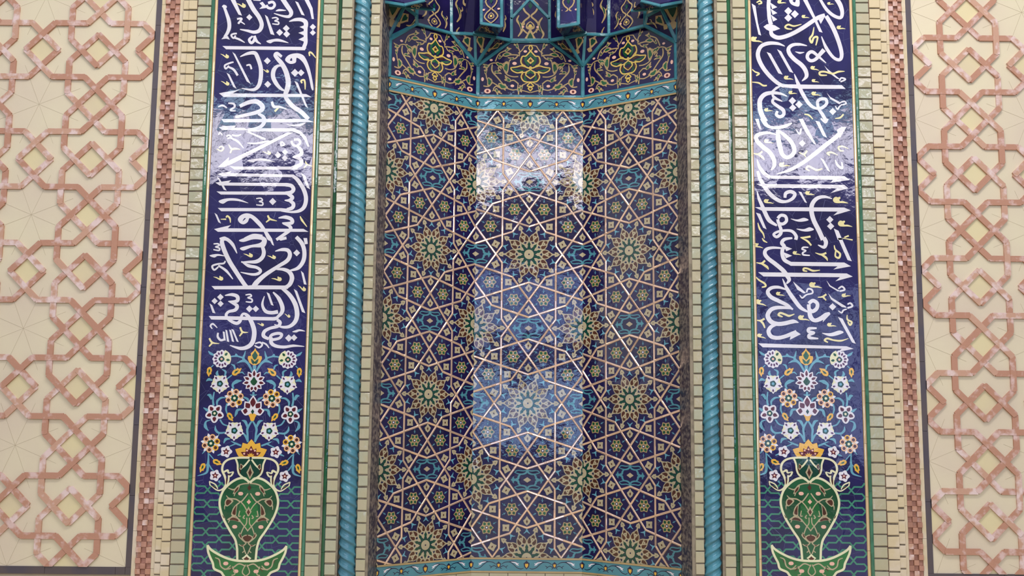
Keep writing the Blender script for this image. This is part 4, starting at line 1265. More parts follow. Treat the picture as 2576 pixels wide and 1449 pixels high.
for k in range(6):
    a = math.pi*k/3
    STARF.append((1, 'tan_glaze', xf(tris([(0, 0), (22, -26), (40, -25), (64, 0), (40, 25), (22, 26)]), 0, 0, a, 1)))
    STARF.append((2, 'green_glaze', xf(tris([(22, 0), (34, -13), (44, -11), (54, 0), (44, 11), (34, 13)]), 0, 0, a, 1)))
    STARF.append((0, 'sky_glaze', xf([[(76, -12), (90, 0), (76, 12), (82, 0)]]+ribbon([(66, 0), (100, 0)], [7, 4], 1), 0, 0, a+math.pi/6, 1)))
STARF.append((3, 'navy_glaze', [ngon(15, 10)])); STARF.append((4, 'white_glaze', [ngon(8.5, 8)]))
KITE = [(1, 'rosette_glaze', tris([(-31, -27), (-27, -31), (0, -28), (27, -31), (31, -27), (28, 0), (31, 27), (27, 31), (0, 28), (-27, 31), (-31, 27), (-28, 0)])), (2, 'brown_glaze', tris([(0, 12), (8, 0), (0, -14), (-8, 0)]))]
KITEV = [(1, 'rosette_glaze', tris([(0, 48), (14, 26), (34, 8), (22, -18), (0, -36), (-22, -18), (-34, 8), (-14, 26)])), (2, 'brown_glaze', tris([(0, 18), (9, 0), (0, -18), (-9, 0)]))]
LOZ = [(2, 'rosette_glaze', [[(36, 0), (0, 24), (-36, 0), (0, -24)]])]
for sx in (1, -1):
    for sy in (1, -1):
        m_ = lambda P_: [[(x*sx, y*sy) for x, y in p] for p in P_]
        LOZ.append((1, 'turquoise_glaze', m_(ribbon([(0, 100), (12, 62), (60, 50), (118, 66)], [22, 16, 12, 5], 4)+ribbon([(0, 88), (40, 80), (90, 84), (112, 66)], [8, 10, 10, 8], 3)+ribbon([(60, 52), (78, 30), (82, 12), (110, 0)], [12, 18, 20, 18], 3)+ribbon([(112, 0), (130, 22), (118, 28)], [12, 10, 5], 2)+[[(105, 0), (150, 0), (128, 20)]])))
        LOZ.append((3, 'navy_glaze', m_(ribbon([(34, 66), (60, 68), (84, 74)], [5, 9, 3], 2))))

K1, K4 = 81.23, 688.19-81.23
PH = 688.19
LINES = []
def addl(x0, y0, x1, y1):
    LINES.append((x0, y0, x1, y1))
for a, c in (((250, K1), (250, K4)), ((250, K1), (309, 0)), ((309, 0), (500, 262.9)), ((154.5, 212.7), (500, 100.4)), ((154.5, 212.7), (0, 425.3)),
             ((191, PH), (0, 425.3)), ((345.5, 475.5), (0, 587.8)), ((345.5, 475.5), (500, 262.9)), ((250, K4), (191, PH)), ((0, 262.9), (500, 425.3))):
    for sx in (1, -1):
        for sy in (1, -1): addl(a[0]*sx, a[1]*sy, c[0]*sx, c[1]*sy)

def zline(P, y, face):                                # height on a face of a level line seen at the middle face at y
    return FC.px(1332, y)[1]
ZT, ZB = zline(None, 279.5, 0), zline(None, 1403, 0)
def face_tiling(name, label, P, w, sc_lbl):
    T = thing('niche_tile_face', label, 'tile wall', 'star patterned faces inside the niche', tuple(P.at(w/2, Z0)))
    S_ = w/1000.0
    lim = (0.0, w, ZB, ZT)
    b = MB(); b.box(P, 0, w, ZB, ZT, -0.004, 0.0, 'niche_glaze'); b.build('tile_field', T)
    def put(nm, layers, cx, cz, ang=0.0, s=1.0, label_=None):
        mb = MB()
        for ly, m, polys in layers:
            flats(mb, P, xf(polys, cx, cz, ang, S_*s), 0.0006+0.0004*ly, m, lim)
        if mb.f:
            return mb.build(nm, T)
    # straps
    g = MB(); hw = 0.0074
    seen = set()
    for i in range(-1, 2):
        for k in range(-6, 7):
            cx = w/2+i*w/2; cz = zrow+k*PH*S_
            if (i+k) % 2: continue
            for (x0, y0, x1, y1) in LINES:
                # each cell is centred on a rosette; keep segments of this quarter only
                ax_, az, bx, bz = cx+x0*S_, cz+y0*S_, cx+x1*S_, cz+y1*S_
                key = tuple(sorted((((round(ax_, 3)), round(az, 3)), (round(bx, 3), round(bz, 3)))))
                if key in seen: continue
                seen.add(key)
                l_ = math.hypot(bx-ax_, bz-az); ux, uz = (bx-ax_)/l_, (bz-az)/l_
                h = 0.0042+0.0002*(len(seen) % 3)
                n_ = max(1, round(l_/0.16))
                for t_ in range(n_):
                    a0, a1 = l_*t_/n_+(0.0004 if t_ else -0.0022), l_*(t_+1)/n_-(0.0004 if t_ < n_-1 else -0.0022)
                    tilt = random.uniform(-.0006, .0006)
                    prof = [(-hw, 0.0006), (-hw*.45, h+tilt), (hw*.45, h-tilt), (hw, 0.0006)]
                    for j in range(3):
                        (o0, h0), (o1, h1) = prof[j], prof[j+1]
                        quad = [(ax_+ux*a0-uz*o0, az+uz*a0+ux*o0), (ax_+ux*a1-uz*o0, az+uz*a1+ux*o0), (ax_+ux*a1-uz*o1, az+uz*a1+ux*o1), (ax_+ux*a0-uz*o1, az+uz*a0+ux*o1)]
                        cc = clip(quad, *lim)
                        if len(cc) < 3: continue
                        # height varies linearly across the strap
                        def hh(p):
                            o_ = -(p[0]-ax_)*uz+(p[1]-az)*ux; t2 = (o_-o0)/(o1-o0); return h0+(h1-h0)*max(0, min(1, t2))
                        s_ = sum(cc[q1][0]*cc[(q1+1) % len(cc)][1]-cc[(q1+1) % len(cc)][0]*cc[q1][1] for q1 in range(len(cc)))
                        if s_ < 0: cc = cc[::-1]
                        g.face([P.at(p[0], p[1], hh(p)) for p in cc], 'gold_lustre')
    g.build('gold_strapwork', T)
    for i in range(-1, 2):
        for k in range(-6, 7):
            cx = w/2+i*w/2; cz = zrow+k*PH*S_
            if (i+k) % 2:
                put('lozenge', LOZ, cx, cz)
            else:
                put('rosette', ROS, cx, cz)
            if i in (-1, 0, 1):
                for sy in (1, -1):
                    if (i+k) % 2 == 0:
                        put('leaf_tile', KITEV, cx, cz+sy*319*S_)
                        if k > -7: pass
                    else:
                        put('leaf_tile', KITEV, cx, cz+sy*165*S_)
    for k in range(-6, 7):
        for i in (-1, 0, 1):
            if (i+k) % 2: continue
            cx = w/2+i*w/2; cz = zrow+k*PH*S_
            for sx in (1, -1):
                for sy in (1, -1):
                    put('star_blossom', STARF, cx+sx*138*S_, cz+sy*426*S_, math.pi if sx > 0 else 0)
                    for (dx, dy, an) in ((310, 95, .5), (189, 262, 0.0)):
                        put('leaf_tile', KITE, cx+sx*dx*S_, cz+sy*dy*S_, an*sx*sy)
    return T
face_tiling('l', 'left angled niche face covered in gold strapwork and rosette tiles', FL, WL, 'left')
face_tiling('c', 'central niche face covered in gold strapwork and rosette tiles', FC, WC, 'middle')
face_tiling('r', 'right angled niche face covered in gold strapwork and rosette tiles', FR, WR, 'right')

# --- turquoise bands, continuous round the three faces
def band(label, y0, y1):
    T = thing('turquoise_tile_band', label, 'tile band', 'turquoise scroll bands across the niche', (0, YA, FC.px(1332, y1)[1]))
    zt, zb = FC.px(1332, y0)[1], FC.px(1332, y1)[1]; H = zt-zb
    base, cream, buds = MB(), MB(), MB()
    for P, w in ((FL, WL), (FC, WC), (FR, WR)):
        base.box(P, 0, w, zb, zt, -0.004, 0.006, 'turquoise_glaze')
        cream.box(P, 0, w, zb, zb+0.012, -0.004, 0.010, 'tan_glaze'); cream.box(P, 0, w, zt-0.012, zt, -0.004, 0.010, 'tan_glaze')
        zc = (zt+zb)/2; u = w/8.0; a_ = (H-0.024)/2
        lim = (0.0005, w-0.0005, zb+.012, zt-.012)
        bm = MB()
        for j in range(-1, 10):
            cx = j*w/4; big = j % 2 == 0
            r = a_*(0.62 if big else 0.48)
            flats(bm, P, tris([(cx, zc+r*1.35), (cx+r*.5, zc+r*.8), (cx+r*.85, zc+r*.6), (cx+r*.7, zc-r*.4), (cx, zc-r*1.15), (cx-r*.7, zc-r*.4), (cx-r*.85, zc+r*.6), (cx-r*.5, zc+r*.8)]), 0.0068, 'navy_glaze', lim)
            flats(bm, P, tris([(cx+r*.45, zc+r*.45), (cx+r*.42, zc-r*.2), (cx, zc-r*.75), (cx-r*.42, zc-r*.2), (cx-r*.45, zc+r*.45)]), 0.0074, 'gold_glaze', lim)
            if not big: continue
            for s in (1, -1):
                f = lambda p, q_: (cx+s*p*w/4, zc+q_*a_)
                R4 = lambda pts, ws, m_, lv: flats(bm, P, ribbon([f(*q2) for q2 in pts], ws, 5), 0.0064+.0003*lv, m_, lim)
                R4([(.10, -.45), (.20, -.62), (.34, -.42), (.46, .1), (.60, .55), (.78, .50), (.90, .15)], [.003, .005, .005, .005, .006, .005, .003], 'navy_glaze', 0)
                R4([(.30, .05), (.36, .45), (.50, .68), (.64, .62)], [.003, .006, .005, .002], 'navy_glaze', 0)
                R4([(.33, .12), (.40, .42), (.55, .58)], [.016, .010, .003], 'white_glaze', 2)
                R4([(.28, .35), (.33, .12), (.28, -.05)], [.003, .008, .003], 'white_glaze', 2)
                R4([(.74, -.35), (.84, -.10), (.95, -.45), (.88, -.62)], [.003, .005, .005, .003], 'navy_glaze', 0)
                R4([(.66, -.05), (.74, -.30), (.70, -.55)], [.002, .006, .002], 'navy_glaze', 0)
        bm.build('scroll_ornament', T)
    base.build('glazed_ground', T); cream.build('edge_line', T)
band('upper turquoise scroll band above the star pattern inside the niche', 245.5, 280)
band('lower turquoise scroll band below the star pattern inside the niche', 1403, 1441)
# brick dado of the niche, below the lower band
for P, w, nm in ((FL, WL, 'left'), (FC, WC, 'central'), (FR, WR, 'right')):
    T = thing('brick_dado', 'cream brick courses below the lower scroll band on the %s niche face' % nm, 'brickwork', None, tuple(P.at(w/2, Z0)))
    zt = FC.px(1332, 1441)[1]; b = MB(); b.box(P, 0, w, Z0, zt, -0.004, 0.002, 'mortar'); b.build('mortar_bed', T)
    b = MB(); z = zt; r = 0
    while z > 0.02:
        n = 6
        for j in range(-1, n+1):
            a0, a1 = max(0, (j+(.5 if r % 2 else 0))*w/n+.003), min(w, (j+1+(.5 if r % 2 else 0))*w/n-.003)
            if a1-a0 > .01: b.box(P, a0, a1, max(z-.068, 0.0), z-.003, .002, .008, 'brick_glaze')
        z -= .071; r += 1
    b.build('brickwork', T)
# jambs (the deep reveals)
for x0, nm, sg in ((xin_l, 'left', 1), (xin_r, 'right', -1)):
    xe = xel if sg > 0 else xer
    b = MB()
    b.face([(x0, -0.0, Z0), (xe, YE, Z0), (xe, YE, Z1), (x0, -0.0, Z1)], 'jamb_mosaic')
    b.face([(x0, -0.0, Z0), (x0, -0.0, Z1), (x0-sg*.01, 0.02, Z1), (x0-sg*.01, 0.02, Z0)], 'jamb_mosaic')
    tag(b.build('niche_jamb'), 'dark mottled mosaic %s side wall of the niche opening' % nm, 'tile wall', 'mottled side walls of the niche')

# ================================================================== scroll panels above the band
mA = lambda ox, oy, s: (lambda X, Y: FC.px(ox+X/s, oy+Y/s))
fA = mA(1190, 0, 5.366)
AXC = fA(765, 900)[0]
ALEAF = [(430, 700, 60, 1.2), (600, 650, 130, 1.3), (540, 790, 200, 1.1), (200, 890, 190, 1.2), (300, 850, -20, 1.5), (430, 960, 110, 1.7), (280, 980, 20, 1.3), (190, 1050, -60, 1.6), (330, 1140, -10, 1.7), (290, 1200, -40, 1.3),
         (500, 1085, 170, 1.4), (600, 1180, -60, 1.3), (640, 1215, 100, 1.1), (340, 800, 70, 1.0), (160, 1000, 100, 1.0)]
def scroll_panel(label, P, w, corner):
    """pentagonal/hexagonal blue panel with a yellow palmette, same design on each face"""
    T = thing('arabesque_panel', label, 'tile panel', 'arabesque panels under the muqarnas', tuple(P.at(w/2, corner[0][1])))
    k = w/WC
    b = MB(); b.solid(P, corner, -0.004, 0.0, 'niche_glaze'); b.build('tile_field', T)
    xs = [c[0] for c in corner]
    inside = (0.012, w-0.012, corner[0][1], corner[2][1]+0.3)
    def pt(X, Y, mir):
        a, z = fA(X, Y); return (w/2+mir*(a-AXC)*k, z)
    o = MB()
    U2 = 0.0028*1.125/5.366*1.2
    def run(txt, m, lv, stroke=True):
        for line in txt.strip().split('\n'):
            if stroke:
                w_, p_ = line.split(';'); ws = [v*U2 for v in nums(w_)]
            else: p_ = line
            for mir in (1, -1):
                pts = [pt(X, Y, mir) for X, Y in ptl(p_)]
                flats(o, P, ribbon(pts, ws, 7) if stroke else tris(spline(pts, 3)), 0.0006+lv*0.0005, m, inside)
    run(ARA, 'tan_glaze', 1)
    for line in ARAG.strip().split('\n'):
        for mir in (1, -1):
            pts = spline([pt(X, Y, mir) for X, Y in ptl(line)], 3); mx_ = sum(p[0] for p in pts)/len(pts); mz_ = sum(p[1] for p in pts)/len(pts)
            for sc_, m_, lv in ((1.5, 'tan_glaze', 2), (0.9, 'green_glaze', 3)):
                flats(o, P, tris([(mx_+(x-mx_)*sc_, mz_+(z-mz_)*sc_) for x, z in pts]), 0.0006+lv*0.0005, m_, inside)
    for X, Y, an, sc_ in ALEAF:
        for mir in (1, -1):
            a_ = math.radians(-an); LS = [(0, -8), (18, -14), (34, -6), (52, -16), (64, -2), (50, 4), (40, 12), (60, 22), (66, 40), (44, 30), (22, 20), (4, 10)]; GS = [(8, -2), (22, -7), (34, 0), (44, 2), (34, 8), (42, 20), (24, 12), (10, 5)]
            for sh, m_, lv in ((LS, 'tan_glaze', 2), (GS, 'green_glaze', 3)):
                q3 = [pt(X+sc_*(x*math.cos(a_)-y*math.sin(a_)), Y+sc_*(x*math.sin(a_)+y*math.cos(a_)), mir) for x, y in spline(sh, 3)]
                flats(o, P, tris(q3), 0.0006+lv*0.0005, m_, inside)
    o.build('scrolling_vine', T)
    o = MB(); run(MEDG, 'green_glaze', 2, False); run(MEDR, 'brown_glaze', 3, False); run(MEDO, 'gold_pale_glaze', 3)
    st = [(w/2+(26 if i % 2 == 0 else 11)*U2*math.sin(math.pi*i/5), pt(765, 820, 1)[1]+(26 if i % 2 == 0 else 11)*U2*math.cos(math.pi*i/5)) for i in range(10)]
    flats(o, P, tris([(w/2, pt(765, 770, 1)[1]), (w/2+40*U2, pt(0, 815, 1)[1]), (w/2, pt(0, 860, 1)[1]), (w/2-40*U2, pt(0, 815, 1)[1])]), .0028, 'gold_pale_glaze', inside)
    flats(o, P, tris(st), .0034, 'brown_glaze', inside)
    o.build('palmette', T)
    for X, Y, r in ((695, 695, 16), (550, 857, 20), (235, 812, 14), (118, 1070, 17), (520, 1160, 17), (185, 1230, 30)):
        for mir in (1, -1):
            x, z = pt(X, Y, mir); o = MB()
            flats(o, P, [ngon(r*U2*1.1, 10, 0, x, z, 1.1 if X != 118 else .8, .8 if X != 118 else 1.2)], .0016, 'pink_glaze', inside)
            if r == 30: flats(o, P, tris(ngon(r*U2*.5, 6, 0, x, z)), .002, 'maroon_glaze', inside)
            if o.f: o.build('dot_tile', T)
    return T
mat('gold_pale_glaze', (206, 178, 92), var=0.1, **dict(G, tile=0.02))
mat('frame_glaze', (58, 124, 138), rough=0.14, bump=0.0012, bscale=30, var=0.25, vscale=10, tile=0.05)
ztb = FC.px(1332, 244)[1]
# corner points, photo positions carried onto each face
c_pts = [FC.px(1197, 166), FC.px(1283, 105), FC.px(1384, 105), FC.px(1466, 168)]
cc = [(0, ztb), (WC, ztb), (WC, c_pts[3][1]), c_pts[2], c_pts[1], (0, c_pts[0][1])]
l_pts = [FL.px(975, 98), FL.px(1047, 61), FL.px(1135, 85), FL.px(1196, 166)]
lc = [(0, ztb), (WL, ztb), (WL, l_pts[3][1]), l_pts[2], l_pts[1], (0, l_pts[0][1])]
r_pts = [FR.px(1466, 168), FR.px(1535, 89), FR.px(1623, 66), FR.px(1703, 107)]
rc = [(0, ztb), (WR, ztb), (WR, r_pts[3][1]), r_pts[2], r_pts[1], (0, r_pts[0][1])]
scroll_panel('central blue arabesque panel with yellow palmette above the scroll band', FC, WC, cc)
scroll_panel('left blue arabesque panel with yellow palmette above the scroll band', FL, WL, lc)
scroll_panel('right blue arabesque panel with yellow palmette above the scroll band', FR, WR, rc)

# ================================================================== muqarnas
def bar3(mb, p, q_, r, m='frame_glaze'):
    p, q_ = Vector(p), Vector(q_); d = (q_-p).normalized(); vw = ((p+q_)/2-CAM).normalized()
    s = d.cross(Vector((0, 1, 0)));  s = s.normalized() if s.length > 1e-6 else Vector((1, 0, 0))
    t_ = d.cross(s).normalized()
    if t_.y > 0: t_ = -t_
    ring = lambda c: [c-s*r, c-s*r*.7+t_*r*.55, c+s*r*.7+t_*r*.55, c+s*r, c+s*r*.7-t_*r*.4, c-s*r*.7-t_*r*.4]
    A, B = ring(p-d*r*.3), ring(q_+d*r*.3)
    for i in range(6): mb.face([A[i], A[(i+1) % 6], B[(i+1) % 6], B[i]], m)
    mb.face(A[::-1], m); mb.face(B, m)
def N_of(pts):
    a, b_, c = (Vector(x) for x in pts[:3]); n = (b_-a).cross(c-a).normalized()
    return n if n.dot(CAM-a) > 0 else -n
RB = 0.0125
def cell(name, label, pts, cat='muqarnas cell', bars=None, orn=None, m='niche_glaze', group='muqarnas cells at the top of the niche'):
    """one glazed facet with turquoise edges; pts = list of world points"""
    T = thing(name, label, cat, group, tuple(pts[0]))
    n = N_of(pts); b = MB()
    f = [Vector(p) for p in pts]; bk = [p-n*0.02 for p in f]
    nn = (f[1]-f[0]).cross(f[2]-f[0]); rv = nn.dot(n) < 0
    b.face(f[::-1] if rv else f, m); b.face(bk if rv else bk[::-1], m)
    for i in range(len(f)): b.face([f[i], bk[i], bk[(i+1) % len(f)], f[(i+1) % len(f)]], m)
    b.build('facet', T)
    e = MB()
    for i in (range(len(f)) if bars is None else bars): bar3(e, f[i]+n*.002, f[(i+1) % len(f)]+n*.002, RB)
    if e.f: e.build('turquoise_edge', T)
    # leaf ornament in the facet plane
    c = sum(f, Vector())/len(f); 
    vdir = Vector((0, 0, 1)); vdir = (vdir-n*vdir.dot(n))
    if vdir.length < .2: vdir = Vector((0, 1, 0)); vdir = vdir-n*vdir.dot(n)
    vdir.normalize(); u_ = vdir.cross(n).normalized()
    o = MB()
    def lay(polys, mm, lv, cx=0, cy=0, s=1.0, ang=0):
        lf = lift()
        for p in xf(polys, cx, cy, ang, s):
            w3 = [c+u_*x+vdir*y+n*(0.0012+.0006*lv+lf) for x, y in p]
            nn = Vector((0, 0, 0))
            for i in range(len(w3)): nn += (w3[i]-w3[0]).cross(w3[(i+1) % len(w3)]-w3[0])
            if nn.length < 1e-10: continue
            o.face(w3 if nn.dot(n) > 0 else w3[::-1], mm)
    for kd, cx, cy, s, ang in (orn or []):
        o = MB()
        if kd == 'leaf':
            lay(tris([(0, 50), (14, 38), (32, 22), (22, 6), (12, -18), (6, -28), (14, -36), (20, -46), (0, -60), (-20, -46), (-14, -36), (-6, -28), (-12, -18), (-22, 6), (-32, 22), (-14, 38)]), 'tan_glaze', 1, cx, cy, s, ang)
            lay(tris([(0, 30), (12, 34), (17, 20), (10, 2), (0, -14), (-10, 2), (-17, 20), (-12, 34)]), 'dark_green_glaze', 2, cx, cy, s, ang)
        elif kd == 'curl':
            lay(ribbon([(0, 60), (-10, 35), (8, 10), (14, -20), (-4, -50)], [5, 10, 16, 12, 5]), 'tan_glaze', 1, cx, cy, s, ang)
            lay(ribbon([(-2, 34), (8, 10), (12, -10)], [2, 8, 3], 3), 'dark_green_glaze', 2, cx, cy, s, ang)
            lay(ribbon([(10, 5), (26, 14), (24, 30)], [9, 8, 3], 3), 'tan_glaze', 1, cx, cy, s, ang)
        elif kd == 'ogee':
            for sx in (1, -1):
                mr = lambda P_: [[(x*sx, y) for x, y in p] for p in P_]
                lay(mr(ribbon([(0, 95), (16, 70), (34, 50), (24, 22), (4, 0), (26, -22), (40, -48), (22, -72), (0, -88)], [6, 7, 8, 8, 8, 8, 8, 7, 6])), 'tan_glaze', 1, cx, cy, s, ang)
                lay(mr(ribbon([(0, -25), (14, -38), (16, -54), (0, -62)], [4, 6, 6, 4], 3)), 'tan_glaze', 1, cx, cy, s, ang)
            lay(tris([(0, 66), (10, 48), (0, 30), (-10, 48)]), 'dark_green_glaze', 2, cx, cy, s, ang)
            lay([ngon(8, 8, 0, 0, -45)], 'gold_pale_glaze', 2, cx, cy, s, ang)
        elif kd == 'dot':
            lay([ngon(9, 8, 0, 0, 0, 1.2, .8)], 'pink_glaze', 2, cx, cy, s, ang)
        elif kd == 'knot':
            for k_ in range(4):
                lay(ribbon([(0, 0), (22, 12), (44, 4), (24, -8), (0, 0)], [5, 5, 5, 5, 5], 3), 'tan_glaze', 1, cx, cy, s, ang+[.3, -.3, math.pi-.3, math.pi+.3][k_])
        if o.f: o.build('leaf_ornament', T)
    return T
# left half is traced at its true depth, right half from its own photo positions
def half(P_, nm, X):
    p = lambda x, y, Y: tuple(W3(x, y, Y))
    A_ = p(*X['a'], YA-.005); B_ = p(*X['b'], YA-.005); C_ = p(*X['c'], X['cY']); D_ = p(*X['d'], X['dY']); E_ = p(*X['e'], YE-.01)
    F_ = p(*X['f'], YA-.10); G_ = p(*X['g'], YA-.17); H_ = p(*X['h'], YE-.03); I_ = p(*X['i'], YE-.06); J_ = p(*X['j'], YE+.06)
    s = 0.001
    cell('muqarnas_triangle', '%s inner triangular facet of the lower muqarnas, beside the central panel' % nm, [A_, B_, G_], orn=[('leaf', 0, .01, .0011, -.5*X['s']), ('dot', .03*X['s'], .06, s, 0)])
    cell('muqarnas_triangle', '%s narrow upright triangular facet over the niche corner' % nm, [A_, G_, F_], orn=[('leaf', 0, .015, .0013, 0), ('dot', -.035, .07, s, 0), ('dot', .035, .07, s, 0)])
    cell('muqarnas_triangle', '%s outer triangular facet leaning on the side arabesque panel' % nm, [A_, F_, C_], orn=[('leaf', 0, .01, .0011, .5*X['s']), ('dot', -.03*X['s'], .06, s, 0)])
    cell('muqarnas_triangle', '%s long triangular facet at the jamb, under the corner pendant' % nm, [E_, I_, H_], orn=[('leaf', 0, .03, .0018, -.05*X['s']), ('dot', -.04, .12, s, 0), ('dot', .04, .12, s, 0)])
    cell('muqarnas_triangle', '%s shaded triangular facet between jamb triangle and side panel' % nm, [E_, H_, J_, D_], orn=[('leaf', -.03*X['s'], 0, .0012, -.6*X['s']), ('curl', .05*X['s'], .0, .0010, -.9*X['s'])])
    # upright facets above the side panel and over the corner
    K_ = p(*X['k'], X['cY']+.02); M_ = p(*X['m'], X['dY']+.02)
    cell('muqarnas_facet', '%s upper facet with a palmette above the side arabesque panel' % nm, [D_, C_, K_, M_], orn=[('ogee', 0, -.09, .0013, 0), ('curl', .085*X['s'], -.12, .0012, .2*X['s']), ('curl', -.085*X['s'], -.08, .0012, -.2*X['s']), ('dot', -.05, -.15, .001, 0)])
    N_ = p(X['c'][0], -120, X['cY']); 
    Q_ = p(*X['q'], YA-.09); Q2 = p(X['q'][0], -120, YA-.09)
    F2 = p(X['f'][0]-X['s']*2, -120, YA-.16)
    cell('muqarnas_facet', '%s flat facet with a tan scroll beside the pendant' % nm, [C_, Q_, Q2, N_], bars=[0], orn=[('curl', -.0, -.15, .0016, 0), ('curl', .01, -.32, .0011, 3.1)])
    cell('muqarnas_facet', '%s shaded curved facet behind the pendant' % nm, [Q_, F_, p(X['f'][0], -120, YA-.20), Q2], bars=[0], orn=[('curl', -.01, -.12, .0015, .4), ('curl', -.0, -.26, .0015, -.3)])
    # pendant
    x0, x1 = X['p0'], X['p1']
    yb0, yb1 = X['pb']
    YP = YA-.42
    a0, a1 = p(x0, yb0, YP+.03*(1 if X['s'] > 0 else 0)), p(x1, yb1, YP+.03*(0 if X['s'] > 0 else 1)); b1, b0 = p(x1, -130, YP), p(x0, -130, YP)
    cell('muqarnas_pendant', '%s hanging muqarnas pendant with turquoise edges and gold ogee ornament' % nm, [a0, a1, b1, b0], orn=[('ogee', 0, -.165, .0012, 0), ('dot', -.055, -.17, s, 0), ('dot', .055, -.17, s, 0)], m='cobalt_glaze', bars=[0, 1, 3], cat='muqarnas pendant', group='hanging muqarnas pendants')
    sf = [a0, a1, p(*X['s1'], YA-.16), p(*X['s0'], YA-.12)]
    cell('muqarnas_soffit', '%s dark underside of the hanging pendant' % nm, sf, orn=[('knot', 0, 0, .0014, 0)], bars=[2])
    # side cheeks of the pendant
    for (u0, u1) in ((a0, sf[3]), (a1, sf[2])):
        top0 = (u0[0], u0[1], u0[2]+.5); top1 = (u1[0], u1[1], u1[2]+.5)
        cell('muqarnas_facet', '%s pendant cheek running back to the niche wall, %s' % (nm, 'outer' if u0 is a0 else 'inner'), [u0, u1, top1, top0], bars=[], orn=None)
    # corner pendant
    a, b_, c = p(*X['r0'], YE-.22), p(*X['r1'], YE-.24), p(*X['r2'], YE-.12)
    up_ = lambda v: (v[0], v[1], v[2]+.35)
    cell('muqarnas_pendant', '%s corner pendant cut by the top of the picture, outer face' % nm, [a, b_, up_(b_), up_(a)], bars=[0], m='cobalt_glaze', cat='muqarnas pendant', group='hanging muqarnas pendants')
    cell('muqarnas_pendant', '%s corner pendant cut by the top of the picture, inner face' % nm, [b_, c, up_(c), up_(b_)], bars=[0], m='cobalt_glaze', cat='muqarnas pendant', group='hanging muqarnas pendants')
    cell('muqarnas_soffit', '%s dark underside of the corner pendant' % nm, [b_, c, p(*X['t1'], YE+.1), H_], orn=[('knot', 0, 0, .0013, .3*X['s'])], bars=[2])
    cell('muqarnas_soffit', '%s narrow underside of the corner pendant at the jamb' % nm, [a, b_, H_, I_], bars=[])
half(FL, 'left', dict(s=1, a=(1197, 164), b=(1284, 103), c=(1135, 84), cY=0.655, d=(1048, 60), dY=0.48, e=(976, 95), f=(1195, 86), g=(1243, 93), h=(1017, 17), i=(969, 10), j=(1046, 38),
    k=(1135, -60), m=(1048, -60), q=(1168, 84), p0=1211, p1=1262, pb=(59, 67), s0=(1192, 82), s1=(1243, 90), r0=(960, 4), r1=(1016, 13), r2=(1066, 2), t1=(1092, 24)))
half(FR, 'right', dict(s=-1, a=(1466, 166), b=(1384, 103), c=(1532, 88), cY=0.655, d=(1623, 64), dY=0.48, e=(1702, 105), f=(1472, 86), g=(1424, 95), h=(1664, 21), i=(1710, 12), j=(1628, 40),
    k=(1532, -60), m=(1623, -60), q=(1500, 86), p0=1455, p1=1405, pb=(60, 68), s0=(1474, 82), s1=(1424, 92), r0=(1716, 5), r1=(1662, 15), r2=(1615, 3), t1=(1590, 26)))
# central upright panel with gabled top
p = lambda x, y, Y: tuple(W3(x, y, Y))
Yc = YA-.01
cell('muqarnas_facet', 'central gabled facet with a gold and green palmette between the pendants', [p(1286, 101, Yc), p(1383, 101, Yc), p(1382, 47, Yc), p(1333, -3, Yc), p(1286, 47, Yc)],
     orn=[('ogee', 0, .055, .0017, 0), ('curl', -.085, -.03, .0015, 0), ('curl', .085, -.03, .0015, 3.14), ('dot', -.055, -.03, .001, 0), ('dot', .055, -.03, .001, 0), ('leaf', 0, -.09, .0013, 3.14)])
for nm, x0, x1 in (('left', 1286, 1240), ('right', 1383, 1428)):
    cell('muqarnas_facet', 'dark %s recess facet between pendant and central gable' % nm, [p(x0, 101, Yc), p(x1, 93, YA-.12), p(x1, -130, YA-.12), p(x0, -130, Yc)], bars=[0, 3], orn=[('curl', 0, -.22, .0016, .2), ('curl', 0, -.02, .0014, 2.8)])
cell('muqarnas_facet', 'upper central facet filling behind the gable tip', [p(1286, 47, Yc+.01), p(1333, -3, Yc+.01), p(1333, -130, Yc+.01), p(1286, -130, Yc+.01)], bars=[], orn=[('curl', 0, -.1, .0014, .5)])
cell('muqarnas_facet', 'upper central facet right of the gable tip', [p(1333, -3, Yc+.01), p(1382, 47, Yc+.01), p(1382, -130, Yc+.01), p(1333, -130, Yc+.01)], bars=[], orn=[('curl', 0, -.1, .0014, -.5)])
# turquoise frame bars between the arabesque panels and over the band
T = thing('turquoise_ribbing', 'turquoise glazed ribs edging the arabesque panels of the niche', 'moulding', None, (0, YA, ztb))
b = MB(); zb_ = ztb+.004
pts = [P_.at(a_, z_, .004) for P_, a_, z_ in ((FL, 0, zb_), (FL, WL, zb_), (FC, WC, zb_), (FR, WR, zb_))]
for i in range(3): bar3(b, pts[i], pts[i+1], .010)
b.build('lower_rib', T)
for P_, pp in ((FL, lc), (FC, cc), (FR, rc)):
    b = MB(); w3 = [P_.at(x, z, .006) for x, z in pp]
    for i in range(1, 6): bar3(b, w3[i], w3[(i+1) % 6], .0135)
    b.build('panel_rib', T)

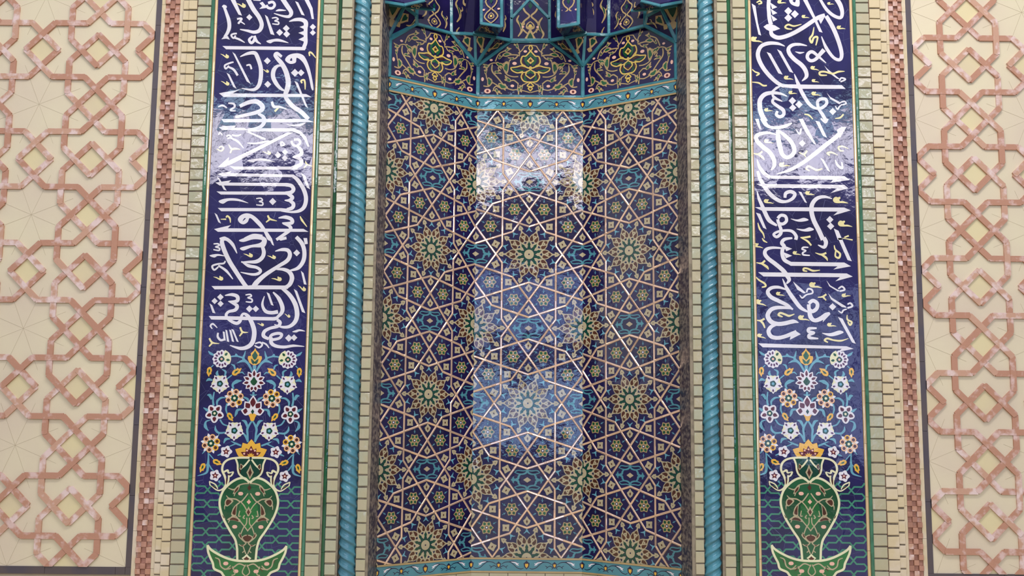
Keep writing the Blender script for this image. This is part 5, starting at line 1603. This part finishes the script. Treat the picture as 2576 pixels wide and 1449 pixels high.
# ================================================================== hall windows behind the camera, seen only as reflections in the glaze
def window(name, x0, x1, z0, z1, y, col, st, nx, nz):
    m = bpy.data.materials.new(name+'_daylight'); m.use_nodes = True; t = m.node_tree; t.nodes.clear()
    o = t.nodes.new('ShaderNodeOutputMaterial'); e_ = t.nodes.new('ShaderNodeEmission'); e_.inputs[0].default_value = (*col, 1); e_.inputs[1].default_value = st
    t.links.new(e_.outputs[0], o.inputs[0]); MATS[name+'_d'] = m
    b = MB(); b.face([(x0, y, z0), (x0, y, z1), (x1, y, z1), (x1, y, z0)], name+'_d'); w_ = struct(b.build(name))
    f = MB(); Pw = Plane((0, y+.03, 0), (1, 0, 0))
    for i in range(nx+1):
        x = x0+(x1-x0)*i/nx; f.v += []; 
        f.face([(x-.06, y+.03, z0), (x-.06, y+.03, z1), (x+.06, y+.03, z1), (x+.06, y+.03, z0)], 'dark_stone')
    for i in range(nz+1):
        z = z0+(z1-z0)*i/nz
        f.face([(x0, y+.03, z-.05), (x0, y+.03, z+.05), (x1, y+.03, z+.05), (x1, y+.03, z-.05)], 'dark_stone')
    f.build('window_frame', w_)
window('window_1', -8.2, 8.6, 7.0, 8.15, -16, (0.90, 0.86, 1.0), 17.0, 14, 1)
window('window_2', -8.2, 8.6, 8.25, 8.75, -16, (0.55, 0.80, 1.0), 9.0, 14, 1)
window('window_3', -1.7, 2.2, 0.8, 2.7, -16, (0.42, 0.62, 1.0), 7.0, 4, 2)
window('window_7', -1.7, 2.2, 3.3, 5.0, -16, (0.40, 0.55, 1.0), 5.5, 4, 2)
window('window_4', 5.0, 8.0, 0.7, 4.4, -16, (0.55, 0.65, 1.0), 3.6, 3, 3)
window('window_5', -8.0, -5.0, 2.4, 3.9, -16, (0.6, 0.62, 1.0), 1.8, 3, 2)
m = MATS['window_5_d'].copy(); m.node_tree.nodes['Emission'].inputs[1].default_value = 1.3; m.node_tree.nodes['Emission'].inputs[0].default_value = (.9, .9, 1, 1); MATS['side_d'] = m
b = MB(); b.face([(-9, -5.2, 2.2), (-9, -3.6, 2.2), (-9, -3.6, 6), (-9, -5.2, 6)], 'side_d'); struct(b.build('window_6'))
